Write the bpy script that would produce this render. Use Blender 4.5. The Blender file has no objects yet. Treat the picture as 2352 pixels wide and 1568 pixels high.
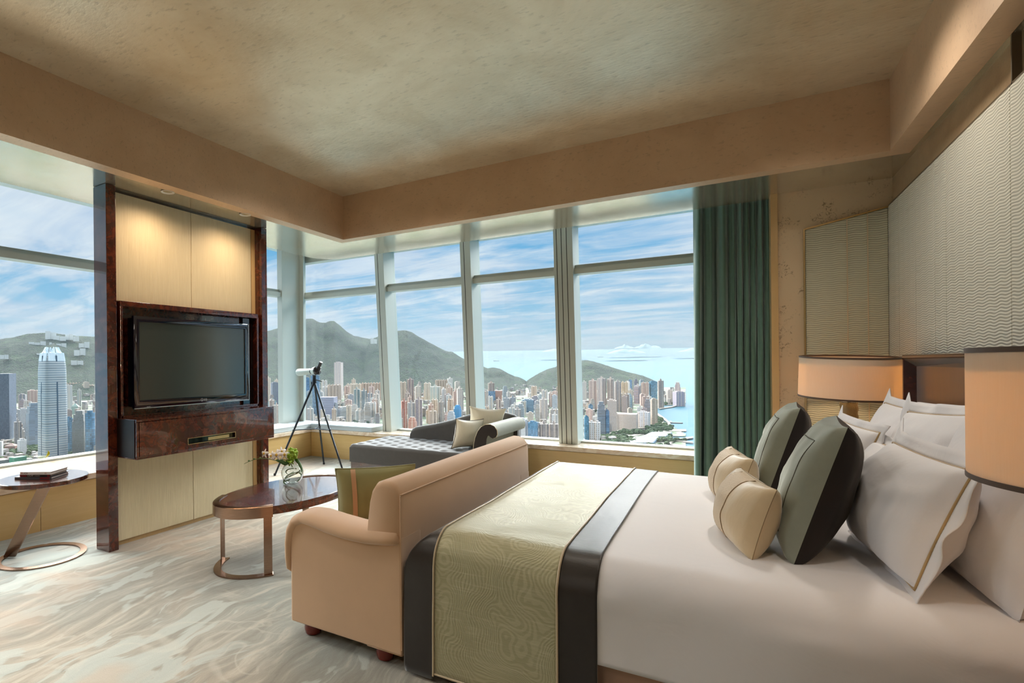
import bpy, bmesh, math, random
from mathutils import Vector, Matrix, noise
scene = bpy.context.scene
COL = scene.collection
PI = math.pi
sin, cos, sqrt, radians = math.sin, math.cos, math.sqrt, math.radians
random.seed(7)

# ---------------------------------------------------------------- camera model
F, PX, PY = 1229.0, 930.0, 835.6            # focal length and principal point in photo pixels
ROLL, YAW, EYE = radians(0.55), radians(31.4), 1.4

def ray(u, v):
    x = (u - PX) / F; y = (v - PY) / F
    c, s = cos(ROLL), sin(ROLL)
    xr = x * c - y * s; yd = x * s + y * c
    return (-sin(YAW) + xr * cos(YAW), cos(YAW) + xr * sin(YAW), -yd)
def at_z(u, v, z):
    r = ray(u, v); t = (z - EYE) / r[2]; return Vector((r[0] * t, r[1] * t, z))
def at_x(u, v, x):
    r = ray(u, v); t = x / r[0]; return Vector((x, r[1] * t, EYE + r[2] * t))
def at_y(u, v, y):
    r = ray(u, v); t = y / r[1]; return Vector((r[0] * t, y, EYE + r[2] * t))

def srgb(r, g, b):
    f = lambda c: c / 12.92 if c <= 0.04045 else ((c + 0.055) / 1.055) ** 2.4
    return (f(r / 255), f(g / 255), f(b / 255), 1.0)

# ---------------------------------------------------------------- mesh builder
WL = {}
class MB:
    def __init__(s):
        s.v = []; s.f = []; s.m = []; s.cur = 0
    def add(s, vs, fs):
        o = len(s.v); s.v += [tuple(p) for p in vs]; s.f += [tuple(i + o for i in f) for f in fs]
        s.m += [s.cur] * len(fs); return s
    def box(s, x0, x1, y0, y1, z0, z1):
        vs = [(x, y, z) for x in (x0, x1) for y in (y0, y1) for z in (z0, z1)]
        return s.add(vs, [(0, 1, 3, 2), (4, 6, 7, 5), (0, 4, 5, 1), (2, 3, 7, 6), (0, 2, 6, 4), (1, 5, 7, 3)])
    def obox(s, c, size, rz=0.0):
        c = Vector(c); hx, hy, hz = size[0] / 2, size[1] / 2, size[2] / 2
        R = Matrix.Rotation(rz, 3, 'Z'); o = len(s.v)
        vs = [c + R @ Vector((x, y, z)) for x in (-hx, hx) for y in (-hy, hy) for z in (-hz, hz)]
        return s.add(vs, [(0, 1, 3, 2), (4, 6, 7, 5), (0, 4, 5, 1), (2, 3, 7, 6), (0, 2, 6, 4), (1, 5, 7, 3)])
    def loft(s, rings, caps=True, closed=True, loop=False):
        n = len(rings[0]); vs = [p for r in rings for p in r]; fs = []
        m = len(rings)
        for i in range(m if loop else m - 1):
            a = i * n; b = ((i + 1) % m) * n
            for j in range(n if closed else n - 1):
                k = (j + 1) % n
                fs.append((a + j, a + k, b + k, b + j))
        if caps and not loop:
            fs.append(tuple(reversed(range(n)))); fs.append(tuple(range((m - 1) * n, m * n)))
        return s.add(vs, fs)
    def prism(s, pts, axis, a0, a1):
        # pts: 2D outline; axis: direction of extrusion ('X': pts are y,z / 'Y': x,z / 'Z': x,y)
        def P(p, a):
            return {'X': (a, p[0], p[1]), 'Y': (p[0], a, p[1]), 'Z': (p[0], p[1], a)}[axis]
        return s.loft([[P(p, a0) for p in pts], [P(p, a1) for p in pts]])
    def lathe(s, prof, c=(0, 0, 0), n=32, closed=False):
        c = Vector(c)
        rings = [[c + Vector((r * cos(2 * PI * k / n), r * sin(2 * PI * k / n), z)) for k in range(n)] for r, z in prof]
        return s.loft(rings, caps=not closed, loop=closed)
    def tube(s, path, rad, n=10, caps=True, flat=1.0, up=(0, 0, 1)):
        path = [Vector(p) for p in path]; m = len(path)
        if not hasattr(rad, '__len__'): rad = [rad] * m
        rings = []; upv = Vector(up); side = None
        for i, p in enumerate(path):
            d = (path[min(i + 1, m - 1)] - path[max(i - 1, 0)]).normalized()
            if side is None:
                side = d.cross(upv)
                if side.length < 1e-3: side = d.cross(Vector((1, 0, 0)))
                side.normalize()
            else:
                side = (side - d * side.dot(d)).normalized()
            w = d.cross(side)
            rings.append([p + side * (rad[i] * cos(2 * PI * k / n)) + w * (rad[i] * flat * sin(2 * PI * k / n)) for k in range(n)])
        return s.loft(rings, caps=caps)
    def grid(s, fn, nu, nv, cu=False, cv=False):
        vs = [fn(i / (nu if cu else nu - 1), j / (nv if cv else nv - 1)) for i in range(nu) for j in range(nv)]
        fs = []
        for i in range(nu if cu else nu - 1):
            for j in range(nv if cv else nv - 1):
                a, b = i, (i + 1) % nu; c, d = j, (j + 1) % nv
                fs.append((a * nv + c, b * nv + c, b * nv + d, a * nv + d))
        return s.add(vs, fs)
    def sphere(s, c, r, n=16, m=10, sc=(1, 1, 1)):
        c = Vector(c)
        prof = [(max(1e-4, sin(PI * i / m)), -cos(PI * i / m)) for i in range(m + 1)]
        rings = [[c + Vector((r * a * cos(2 * PI * k / n) * sc[0], r * a * sin(2 * PI * k / n) * sc[1], r * b * sc[2])) for k in range(n)] for a, b in prof]
        return s.loft(rings)
    def build(s, name, mat, parent=None, bevel=0.0, seg=2, angle=35, kind=None, smooth=True, fix=True):
        me = bpy.data.meshes.new(name)
        off = WL.get(parent.name, Vector((0, 0, 0))) if parent else Vector((0, 0, 0))
        me.from_pydata([Vector(p) - off for p in s.v], [], s.f)
        mats = mat if isinstance(mat, (list, tuple)) else [mat]
        for m_ in mats: me.materials.append(m_)
        if len(mats) > 1: me.polygons.foreach_set('material_index', s.m)
        bm = bmesh.new(); bm.from_mesh(me)
        if fix:
            bmesh.ops.remove_doubles(bm, verts=bm.verts, dist=1e-6)
            bmesh.ops.recalc_face_normals(bm, faces=bm.faces)
        if bevel > 0:
            es = [e for e in bm.edges if len(e.link_faces) == 2 and e.calc_face_angle(0) > radians(angle)]
            bmesh.ops.bevel(bm, geom=es, offset=bevel, segments=seg, profile=0.5, affect='EDGES', clamp_overlap=True)
        bm.to_mesh(me); bm.free()
        if smooth:
            me.shade_smooth(); me.set_sharp_from_angle(angle=radians(angle))
        o = bpy.data.objects.new(name, me); COL.objects.link(o)
        if bevel > 0 and smooth: wn = o.modifiers.new('even_normals', 'WEIGHTED_NORMAL'); wn.keep_sharp = True
        if parent: o.parent = parent; WL[o.name] = off
        if kind: o['kind'] = kind
        return o

def tag(o, label, cat, group=None, kind=None):
    o['label'] = label; o['category'] = cat
    if group: o['group'] = group
    if kind: o['kind'] = kind
    return o
def thing(name, label, cat, loc=(0, 0, 0), group=None):
    o = bpy.data.objects.new(name, None); COL.objects.link(o)
    o.empty_display_size = 0.1; o.location = loc; WL[o.name] = Vector(loc)
    return tag(o, label, cat, group)
def copy_tree(o, parent=None):
    c = o.copy(); COL.objects.link(c)
    if parent: c.parent = parent
    for ch in list(o.children): copy_tree(ch, c)
    return c
def text(name, body, size, loc, rot, mat, parent, ext=0.0006, align='LEFT', sx=1.0):
    cu = bpy.data.curves.new(name, 'FONT'); cu.body = body; cu.size = size; cu.extrude = ext; cu.align_x = align
    t = bpy.data.objects.new(name, cu); COL.objects.link(t)
    dg = bpy.context.evaluated_depsgraph_get()
    me = bpy.data.meshes.new_from_object(t.evaluated_get(dg)); bpy.data.objects.remove(t)
    me.materials.clear(); me.materials.append(mat)
    R = Matrix(rot).to_4x4() if not isinstance(rot, Matrix) else rot.to_4x4()
    off = WL.get(parent.name, Vector((0, 0, 0))) if parent else Vector((0, 0, 0))
    me.transform(Matrix.Translation(Vector(loc) - off) @ R @ Matrix.Diagonal((sx, 1, 1, 1)))
    o = bpy.data.objects.new(name, me); COL.objects.link(o)
    if parent: o.parent = parent; WL[o.name] = off
    return o
def cols(a, b, c):                                   # rotation matrix from column vectors
    return Matrix((a, b, c)).transposed()

# ---------------------------------------------------------------- materials
class NT:
    def __init__(s, name, world=False):
        if world:
            s.m = bpy.data.worlds.new(name); s.m.use_nodes = True
        else:
            s.m = bpy.data.materials.new(name); s.m.use_nodes = True
        s.t = s.m.node_tree; s.t.nodes.clear()
        s.out = s.t.nodes.new('ShaderNodeOutputWorld' if world else 'ShaderNodeOutputMaterial')
    def n(s, typ, ins=None, **props):
        nd = s.t.nodes.new('ShaderNode' + typ)
        for k, v in props.items(): setattr(nd, k, v)
        for k, v in (ins or {}).items(): s.set(nd, k, v)
        return nd
    def set(s, nd, k, v):
        sk = nd.inputs[k]
        if isinstance(v, bpy.types.Node): s.t.links.new(v.outputs[0], sk)
        elif isinstance(v, tuple) and len(v) == 2 and isinstance(v[0], bpy.types.Node): s.t.links.new(v[0].outputs[v[1]], sk)
        else: sk.default_value = v
    def math(s, op, a, b=0.0, c=None, clamp=False):
        d = {0: a, 1: b}
        if c is not None: d[2] = c
        return s.n('Math', d, operation=op, use_clamp=clamp)
    def mix(s, f, a, b, mode='MIX'):
        nd = s.n('Mix', None, data_type='RGBA', blend_type=mode)
        s.set(nd, 0, f); s.set(nd, 6, a); s.set(nd, 7, b)
        return (nd, 2)
    def ramp(s, fac, stops, interp='LINEAR'):
        nd = s.n('ValToRGB', {0: fac}); cr = nd.color_ramp; cr.interpolation = interp
        while len(cr.elements) < len(stops): cr.elements.new(0.5)
        for e, (p, c) in zip(cr.elements, stops):
            e.position = p; e.color = c if hasattr(c, '__len__') else (c, c, c, 1)
        return nd
    def obj(s, scale=(1, 1, 1), rot=(0, 0, 0), loc=(0, 0, 0), out='Object'):
        tc = s.n('TexCoord')
        return s.n('Mapping', {'Vector': (tc, out), 'Scale': scale, 'Rotation': rot, 'Location': loc})
    def noise(s, vec, scale, detail=4, rough=0.55, dist=0.0):
        return s.n('TexNoise', {'Vector': vec, 'Scale': scale, 'Detail': detail, 'Roughness': rough, 'Distortion': dist})
    def sep(s, vec):
        return s.n('SeparateXYZ', {0: vec})
    def bump(s, h, strength=0.3, dist=0.01):
        return s.n('Bump', {'Height': h, 'Strength': strength, 'Distance': dist})
    def bsdf(s, color, rough=0.5, metal=0.0, **kw):
        ins = {'Base Color': color, 'Roughness': rough, 'Metallic': metal}
        names = {'coat': 'Coat Weight', 'coat_rough': 'Coat Roughness', 'sheen': 'Sheen Weight', 'sheen_rough': 'Sheen Roughness',
                 'sheen_tint': 'Sheen Tint', 'ior': 'IOR', 'trans': 'Transmission Weight', 'spec': 'Specular IOR Level', 'normal': 'Normal',
                 'emit': 'Emission Color', 'emit_s': 'Emission Strength', 'alpha': 'Alpha', 'aniso': 'Anisotropic'}
        for k, v in kw.items(): ins[names[k]] = v
        return s.n('BsdfPrincipled', ins)
    def done(s, sh, vol=None):
        if sh is not None: s.set(s.out, 'Surface', sh)
        if vol is not None: s.set(s.out, 'Volume', vol)
        return s.m

def plain(name, color, rough=0.5, metal=0.0, **kw):
    t = NT(name); return t.done(t.bsdf(color, rough, metal, **kw))
def cloth(name, color, var=0.12, rough=0.85, weave=900, bump=0.25, sheen=0.25, bump_dist=0.002, big=0.0):
    t = NT(name); o = t.obj()
    n1 = t.noise(o, weave, 2); n2 = t.noise(o, 6, 3)
    dark = tuple(c * (1 - var) for c in color[:3]) + (1,); lite = tuple(min(1, c * (1 + var)) for c in color[:3]) + (1,)
    c = t.mix(n2, dark, lite)
    h = n1
    if big: h = t.math('ADD', t.math('MULTIPLY', n1, 0.25), t.math('MULTIPLY', t.noise(o, 9, 4, 0.6, 0.6), big))
    return t.done(t.bsdf(c, rough, 0, sheen=sheen, normal=t.bump(h, bump, bump_dist)))
def velvet(name, color, color2, sheen=0.9, tint=(1, 1, 1, 1)):
    t = NT(name); o = t.obj()
    c = t.mix(t.noise(o, 14, 5, 0.65), color, color2)
    b = t.bump(t.noise(o, 420, 2), 0.15, 0.001)
    return t.done(t.bsdf(c, 0.75, 0, sheen=sheen, sheen_rough=0.35, sheen_tint=tint, normal=b))

M = {}
def m_carpet():
    t = NT('carpet'); o = t.obj()
    wob = t.noise(o, 0.8, 3, 0.6)
    w2 = t.n('VectorMath', {0: o, 1: t.n('VectorMath', {0: (wob, 1), 'Scale': 0.55}, operation='SCALE')}, operation='ADD')
    base = t.mix(t.ramp(t.noise(o, 0.55, 3), [(0.40, 0), (0.60, 1)]), srgb(146, 153, 146), srgb(174, 162, 144))
    # combed brush strokes running across the room
    st = t.n('Mapping', {'Vector': w2, 'Rotation': (0, 0, radians(58)), 'Scale': (15.0, 1.6, 1)})
    s1 = t.noise(st, 1.0, 6, 0.68, 0.35)
    c = t.mix(t.ramp(s1, [(0.36, 0.7), (0.54, 0.0)]), base, srgb(128, 124, 110))
    c = t.mix(t.ramp(s1, [(0.54, 0), (0.66, 0.6)]), c, srgb(208, 202, 184))
    # broad leaf-like patches
    st2 = t.n('Mapping', {'Vector': w2, 'Rotation': (0, 0, radians(-24)), 'Scale': (2.6, 0.75, 1), 'Location': (4, 1, 0)})
    s2 = t.noise(st2, 1.5, 4, 0.6, 0.6)
    c = t.mix(t.ramp(s2, [(0.55, 0), (0.575, 0.7)]), c, srgb(190, 198, 190))
    s3 = t.noise(w2, 1.7, 2, 0.4, 1.8)
    gate = t.ramp(t.noise(o, 1.1, 2), [(0.48, 0), (0.56, 1)])
    band = t.math('MULTIPLY', t.ramp(s3, [(0.50, 0), (0.52, 0.32), (0.54, 0.32), (0.56, 0)]), gate)
    c = t.mix(band, c, srgb(206, 202, 186))
    s4 = t.noise(w2, 1.2, 3, 0.5, 0.8)
    c = t.mix(t.ramp(s4, [(0.56, 0), (0.66, 0.45)]), c, srgb(196, 166, 138))
    fib = t.noise(o, 260, 3, 0.7)
    c = t.mix(t.ramp(fib, [(0.3, 0.28), (0.6, 0)]), c, srgb(116, 112, 102))
    h = t.math('ADD', t.math('MULTIPLY', fib, 0.5), t.math('ADD', t.math('MULTIPLY', t.noise(o, 40, 3), 0.5), t.math('MULTIPLY', s2, 1.2)))
    return t.done(t.bsdf(c, 0.95, 0, sheen=0.3, normal=t.bump(h, 0.6, 0.008)))
def m_leaf(name, c1, c2, rough=0.36, metal=0.75, bump=0.25, sc=1.0):
    t = NT(name); o = t.obj((sc, sc, sc))
    mot = t.noise(o, 1.6, 5, 0.65, 0.5)
    fl = t.n('Mapping', {'Vector': o, 'Scale': (16, 40, 30), 'Rotation': (0, 0, 0.6)})
    flk = t.noise(fl, 1.0, 3, 0.6)
    c = t.mix(t.ramp(mot, [(0.3, 0), (0.7, 1)]), c1, c2)
    c = t.mix(t.ramp(flk, [(0.30, 0.35), (0.42, 0.0)]), c, tuple(x * 0.6 for x in c1[:3]) + (1,))
    r = t.math('ADD', t.math('MULTIPLY', mot, 0.14), rough - 0.07)
    return t.done(t.bsdf(c, r, metal, normal=t.bump(flk, bump, 0.004)))
def m_paper():
    t = NT('cork_wallpaper'); o = t.obj()
    n1 = t.noise(o, 5, 5, 0.7, 0.6); n2 = t.noise(o, 38, 4, 0.7, 1.2)
    msk = t.math('MULTIPLY', t.ramp(n1, [(0.50, 0), (0.58, 1)]), t.ramp(n2, [(0.53, 0), (0.59, 1)]))
    c = t.mix(t.noise(o, 1.4, 3), srgb(214, 192, 160), srgb(224, 204, 172))
    c = t.mix(t.math('MULTIPLY', msk, 0.7), c, srgb(128, 104, 76))
    return t.done(t.bsdf(c, 0.45, 0.3, normal=t.bump(msk, 0.15, 0.003)))
def m_wavy(name, ax, c1, c2, pitch, amp, freq, depth=0.0028, rough=0.55):
    t = NT(name); o = t.obj(); s = t.sep(o)
    h = (s, ax); z = (s, 2)
    nz = t.noise(t.n('Mapping', {'Vector': o, 'Scale': (2.5, 2.5, 14)}), 2.0, 2)
    ph = t.math('ADD', t.math('MULTIPLY', h, freq), t.math('MULTIPLY', nz, 3.5))
    zz = t.math('ADD', z, t.math('MULTIPLY', t.math('SINE', ph), amp))
    w = t.math('SINE', t.math('MULTIPLY', zz, 2 * PI / pitch))
    w01 = t.math('MULTIPLY_ADD', w, 0.5, 0.5)
    c = t.mix(t.ramp(w01, [(0.0, 0.75), (0.4, 0.0)]), c1, c2)
    return t.done(t.bsdf(c, rough, 0.15, sheen=0.3, normal=t.bump(w01, 0.7, depth)))
def m_burl(name='burl_wood', k=1.0):
    t = NT(name); o = t.obj()
    n1 = t.noise(o, 7, 6, 0.65, 2.2); n2 = t.noise(o, 30, 4, 0.6, 1.0)
    v = t.math('ADD', t.math('MULTIPLY', n1, 0.75), t.math('MULTIPLY', n2, 0.25))
    c = t.ramp(v, [(0.32, tuple(k * x for x in srgb(32, 11, 8)[:3]) + (1,)), (0.5, tuple(k * x for x in srgb(78, 30, 18)[:3]) + (1,)), (0.68, tuple(k * x for x in srgb(116, 54, 30)[:3]) + (1,))])
    return t.done(t.bsdf(c, 0.22, 0, coat=1.0, coat_rough=0.03))
def m_rib():
    t = NT('ribbed_cream_panel'); o = t.obj(); s = t.sep(o)
    nz = t.noise(t.n('Mapping', {'Vector': o, 'Scale': (1, 60, 1.5)}), 3, 3)
    w = t.math('SINE', t.math('ADD', t.math('MULTIPLY', (s, 1), 2 * PI / 0.013), t.math('MULTIPLY', nz, 6)))
    w01 = t.math('MULTIPLY_ADD', w, 0.5, 0.5)
    c = t.mix(w01, srgb(214, 198, 160), srgb(232, 218, 184))
    return t.done(t.bsdf(c, 0.5, 0, normal=t.bump(w01, 0.35, 0.002)))
def m_maple(name, c1, c2, ax=(1, 1, 14)):
    t = NT(name); o = t.obj(ax)
    n1 = t.noise(o, 2.2, 5, 0.6, 0.8)
    return t.done(t.bsdf(t.mix(n1, c1, c2), 0.3, 0, coat=0.35, coat_rough=0.15))
def m_marble():
    t = NT('travertine'); o = t.obj((1, 1, 2))
    n1 = t.noise(o, 3.5, 6, 0.65, 2.0)
    c = t.ramp(n1, [(0.3, srgb(208, 178, 148)), (0.5, srgb(232, 214, 190)), (0.62, srgb(244, 234, 218)), (0.75, srgb(214, 186, 156))])
    return t.done(t.bsdf(c, 0.12, 0, coat=0.5, coat_rough=0.05))
def m_glass(name='window_glass', tint=(0.97, 0.99, 0.985, 1), refl=1.0):
    t = NT(name)
    lw = t.n('LayerWeight', {'Blend': 0.5})
    fr = t.math('MULTIPLY_ADD', t.math('POWER', (lw, 'Facing'), 5.0), 0.6, 0.025)
    f = t.math('MULTIPLY', fr, refl, clamp=True)
    sh = t.n('MixShader', {0: f, 1: t.n('BsdfTransparent', {'Color': tint}), 2: t.n('BsdfGlossy', {'Roughness': 0.0})})
    return t.done(sh)
def m_duvet():
    t = NT('white_cotton'); o = t.obj()
    h = t.math('ADD', t.math('MULTIPLY', t.noise(o, 5, 4, 0.55, 0.7), 1.0), t.math('MULTIPLY', t.noise(o, 700, 2), 0.03))
    return t.done(t.bsdf(srgb(236, 234, 236), 0.8, 0, sheen=0.15, normal=t.bump(h, 0.25, 0.02)))
def m_jacquard():
    t = NT('sage_jacquard'); o = t.obj()
    wob = t.noise(o, 2.2, 2, 0.45)
    w2 = t.n('VectorMath', {0: o, 1: t.n('VectorMath', {0: (wob, 1), 'Scale': 1.0}, operation='SCALE')}, operation='ADD')
    wv = t.n('TexWave', {'Vector': w2, 'Scale': 24, 'Distortion': 2.5, 'Detail': 2, 'Detail Scale': 1.5}, wave_type='BANDS', bands_direction='DIAGONAL')
    c = t.mix(t.ramp((wv, 1), [(0.30, 0), (0.70, 1)]), srgb(168, 163, 127), srgb(182, 178, 143))
    slub = t.noise(t.n('Mapping', {'Vector': o, 'Scale': (5, 130, 130)}), 1, 3)
    c = t.mix(t.ramp(slub, [(0.50, 0), (0.8, 0.55)]), c, srgb(212, 208, 178))
    h = t.math('ADD', t.math('MULTIPLY', (wv, 1), 0.25), t.math('ADD', t.math('MULTIPLY', slub, 0.5), t.math('MULTIPLY', t.noise(t.n('Mapping', {'Vector': o, 'Scale': (1, 2.5, 2.5)}), 7, 4, 0.6, 0.8), 2.0)))
    return t.done(t.bsdf(c, 0.40, 0.15, sheen=0.4, normal=t.bump(h, 0.35, 0.006)))
def m_satin(name, c, c2, rough=0.4):
    t = NT(name); o = t.obj()
    n = t.noise(t.n('Mapping', {'Vector': o, 'Scale': (14, 60, 14)}), 1.0, 4, 0.6, 0.8)
    return t.done(t.bsdf(t.mix(n, c, c2), rough, 0, sheen=0.6, sheen_rough=0.4, normal=t.bump(n, 0.2, 0.004)))
def m_shade():
    t = NT('silk_lamp_shade'); o = t.obj((60, 60, 3))
    n = t.noise(o, 4, 3)
    c = t.mix(n, srgb(244, 234, 218), srgb(252, 246, 236))
    return t.done(t.n('MixShader', {0: 0.42, 1: t.n('BsdfDiffuse', {'Color': c}), 2: t.n('BsdfTranslucent', {'Color': srgb(255, 228, 188)})}))
def m_metal(name, c, rough=0.25, ax=(1, 1, 120)):
    t = NT(name); n = t.noise(t.obj(ax), 6, 2)
    r = t.math('MULTIPLY_ADD', n, 0.15, rough - 0.07)
    return t.done(t.bsdf(c, r, 1.0))

M['carpet'] = m_carpet()
M['ceiling'] = m_leaf('gold_leaf_ceiling', srgb(206, 188, 158), srgb(232, 220, 196), 0.42, 0.55, 0.5)
M['fascia'] = m_leaf('bronze_wallpaper', srgb(206, 174, 142), srgb(220, 190, 158), 0.5, 0.3, 0.06, 1.5)
M['soffit'] = m_leaf('silver_lacquer_soffit', srgb(206, 196, 176), srgb(218, 210, 192), 0.16, 0.8, 0.02, 2)
M['paper'] = m_paper()
M['band_paper'] = m_leaf('bronze_band_paper', srgb(176, 150, 118), srgb(198, 174, 140), 0.4, 0.5, 0.2, 3)
M['wavy_x'] = m_wavy('quilted_wave_fabric', 1, srgb(224, 220, 204), srgb(160, 156, 140), 0.0145, 0.0036, 50)
M['wavy_y'] = m_wavy('quilted_ripple_fabric', 0, srgb(206, 206, 184), srgb(138, 138, 116), 0.017, 0.0024, 66, 0.003)
M['seam'] = plain('dark_seam_cord', srgb(96, 82, 62), 0.6)
M['gold'] = plain('gold_edge_trim', srgb(206, 184, 138), 0.25, 1.0)
M['burl'] = m_burl()
M['burl_dark'] = m_burl('dark_burl_wood', 0.55)
M['dark_end'] = plain('dark_end_veneer', srgb(20, 8, 8), 0.35, 0, spec=0.25)
M['gloss_black'] = plain('black_lacquer', (0.006, 0.004, 0.004, 1), 0.05, 0, coat=1.0)
M['rib'] = m_rib()
M['maple'] = m_maple('maple_veneer', srgb(206, 172, 112), srgb(224, 194, 136))
M['trimwood'] = m_maple('light_oak_trim', srgb(204, 168, 114), srgb(222, 190, 138), (6, 6, 1))
M['marble'] = m_marble()
M['alu'] = plain('window_aluminium', srgb(196, 200, 192), 0.35, 0.25)
M['groove'] = plain('groove_black', srgb(48, 46, 42), 0.7)
M['glass'] = m_glass()
M['wall'] = plain('warm_wall_paint', srgb(200, 176, 146), 0.7)
M['white_plaster'] = plain('white_plaster', srgb(222, 220, 212), 0.7)
M['duvet'] = m_duvet()
M['jacquard'] = m_jacquard()
M['border'] = m_satin('dark_brown_satin', srgb(30, 23, 20), srgb(48, 41, 36), 0.38)
M['piping'] = m_satin('champagne_piping', srgb(200, 180, 146), srgb(214, 196, 164), 0.35)
M['goldpipe'] = m_satin('antique_gold_piping', srgb(168, 138, 92), srgb(186, 156, 108), 0.45)
M['sofa'] = cloth('peach_mohair', srgb(208, 170, 134), 0.07, 0.9, 700, 0.2, 0.5)
M['bedbase'] = cloth('blush_bed_base', srgb(196, 160, 138), 0.06, 0.9, 700, 0.2, 0.3)
M['greenpillow'] = cloth('moss_green_linen', srgb(146, 144, 96), 0.15, 0.8, 500, 0.35, 0.4)
M['peachband'] = cloth('peach_ribbon', srgb(198, 156, 118), 0.06, 0.6, 800, 0.2, 0.3)
M['chaise'] = velvet('charcoal_velvet', srgb(58, 54, 50), srgb(74, 70, 66), 0.55, (0.72, 0.8, 0.88, 1))
M['creamsilk'] = m_satin('cream_silk', srgb(240, 232, 212), srgb(250, 244, 228), 0.4)
M['blackpipe'] = plain('black_piping', srgb(26, 20, 18), 0.5)
M['curtain'] = velvet('teal_velvet', srgb(92, 124, 114), srgb(110, 144, 134), 1.0, (0.8, 0.95, 0.92, 1))
M['benchcushion'] = cloth('pale_blue_bench_fabric', srgb(188, 200, 204), 0.05, 0.7, 500, 0.2, 0.3)
M['sage'] = velvet('sage_velvet', srgb(134, 138, 124), srgb(152, 156, 140), 0.9, (0.9, 1, 0.98, 1))
M['bandsilk'] = m_satin('bronze_silk_band', srgb(150, 122, 84), srgb(178, 148, 104), 0.35)
M['dkvelvet'] = velvet('black_brown_velvet', srgb(26, 18, 14), srgb(36, 26, 20), 0.15, (0.6, 0.5, 0.4, 1))
M['cream'] = m_satin('ivory_satin', srgb(214, 190, 150), srgb(226, 204, 166), 0.42)
M['smock'] = cloth('smocked_ivory', srgb(216, 192, 156), 0.08, 0.6, 160, 0.9, 0.3, 0.004)
M['shade'] = m_shade()
M['shade_rim'] = cloth('brown_shade_rim', srgb(86, 64, 48), 0.1, 0.6, 600, 0.2, 0.2)
M['bronze'] = m_metal('brushed_bronze', srgb(150, 122, 104), 0.24)
M['chrome'] = plain('chrome', srgb(196, 194, 192), 0.1, 1.0)
M['darkmetal'] = plain('dark_gunmetal', srgb(62, 68, 74), 0.3, 0.9)
M['black'] = plain('black_plastic', srgb(14, 14, 22), 0.25)
M['bezel'] = plain('glossy_blue_black_bezel', srgb(10, 10, 30), 0.06, 0, coat=1.0)
M['screen'] = plain('tv_screen', srgb(62, 70, 68), 0.14, 0, spec=0.8)
M['silver'] = plain('silver_plastic', srgb(190, 196, 200), 0.3, 0.6)
M['scope'] = plain('pale_green_grey_enamel', srgb(176, 190, 186), 0.3)
M['clear'] = m_glass('clear_glass', (0.96, 0.98, 0.97, 1), 2.2)
M['leaf'] = plain('green_leaf', srgb(58, 98, 40), 0.4)
M['stem'] = plain('green_stem', srgb(96, 122, 62), 0.5)
M['lime'] = plain('lime_green_bloom', srgb(150, 186, 60), 0.6)
M['petal'] = plain('white_orchid_petal', srgb(244, 240, 240), 0.5)
M['petalheart'] = plain('yellow_orchid_heart', srgb(214, 176, 70), 0.5)
M['lemon'] = plain('lemon_peel', srgb(226, 214, 30), 0.4)
M['redfoot'] = plain('red_brown_wood_foot', srgb(120, 30, 16), 0.25, 0, coat=0.6)
M['paperwhite'] = plain('white_paper', srgb(240, 240, 240), 0.7)
M['bookblack'] = plain('black_book_cloth', srgb(26, 18, 22), 0.4)
M['bookred'] = plain('red_book_block', srgb(140, 26, 34), 0.4)
M['bookgrey'] = plain('grey_book_cloth', srgb(92, 94, 100), 0.4)
M['ink'] = plain('dark_ink', srgb(46, 44, 62), 0.6)
M['inkred'] = plain('red_ink', srgb(176, 60, 50), 0.6)
M['bulb'] = NT('lamp_glow'); M['bulb'] = M['bulb'].done(M['bulb'].n('Emission', {'Color': (1.0, 0.72, 0.38, 1), 'Strength': 9.0}))
M['bulb_soft'] = NT('bulb_glass'); M['bulb_soft'] = M['bulb_soft'].done(M['bulb_soft'].n('Emission', {'Color': (1.0, 0.6, 0.26, 1), 'Strength': 4.0}))
# ================================================================ ROOM SHELL
ZS, ZC = 2.785, 3.26                 # soffit and coffer heights
XL, XR, YF = -3.66, 0.91, 4.71       # coffer faces
LEAN = 0.07
def struct(name, mb, mat, label, cat, parent=None, **kw):
    o = mb.build(name, mat, parent, **kw)
    if parent is None: tag(o, label, cat, kind='structure')
    return o
def leanf(mb, front=False, left=False):
    mb.v = [(x + (LEAN * (z - 0.425) if left else 0), y - (LEAN * (z - 0.425) if front else 0), z) for x, y, z in mb.v]
    return mb

struct('floor', MB().box(-6.4, 1.4, -3.2, 6.9, -0.25, 0.0), M['carpet'], 'grey-green and beige swirl-patterned carpet floor', 'floor')
struct('ceiling', MB().box(XL - 0.1, XR + 0.1, -3.1, YF + 0.1, ZC, ZC + 0.12), M['ceiling'], 'gold-leaf textured coffered ceiling', 'ceiling')
# soffit ring around the coffer, with a rounded window-side corner
arc = [(-4.29 + 0.35 * cos(a), 5.21 + 0.35 * sin(a)) for a in [PI - i * PI / 2 / 10 for i in range(11)]]
mb = MB()
XA, XB, YA = XL - 0.004, XR + 0.004, YF + 0.004
mb.prism([(-4.64, -3.0)] + arc + [(XA, 5.56), (XA, -3.0)], 'Z', ZS, ZS + 0.03)
mb.prism([(XA, YA), (XA, 5.56), (0.295, 5.56), (0.295, 5.43), (XB, 5.43), (XB, YA)], 'Z', ZS, ZS + 0.03)
mb.prism([(XB, -3.0), (XB, 5.43), (1.06, 5.43), (1.06, -3.0)], 'Z', ZS, ZS + 0.03)
struct('trim_1', mb, M['soffit'], 'reflective silver lacquered soffit along the windows and bed wall', 'soffit', fix=False, smooth=False)
struct('trim_2', MB().box(XL - 0.12, XL, -3.0, YF + 0.12, ZS - 0.003, ZC + 0.02), M['fascia'], 'bronze ceiling fascia above the television wall', 'fascia')
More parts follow.
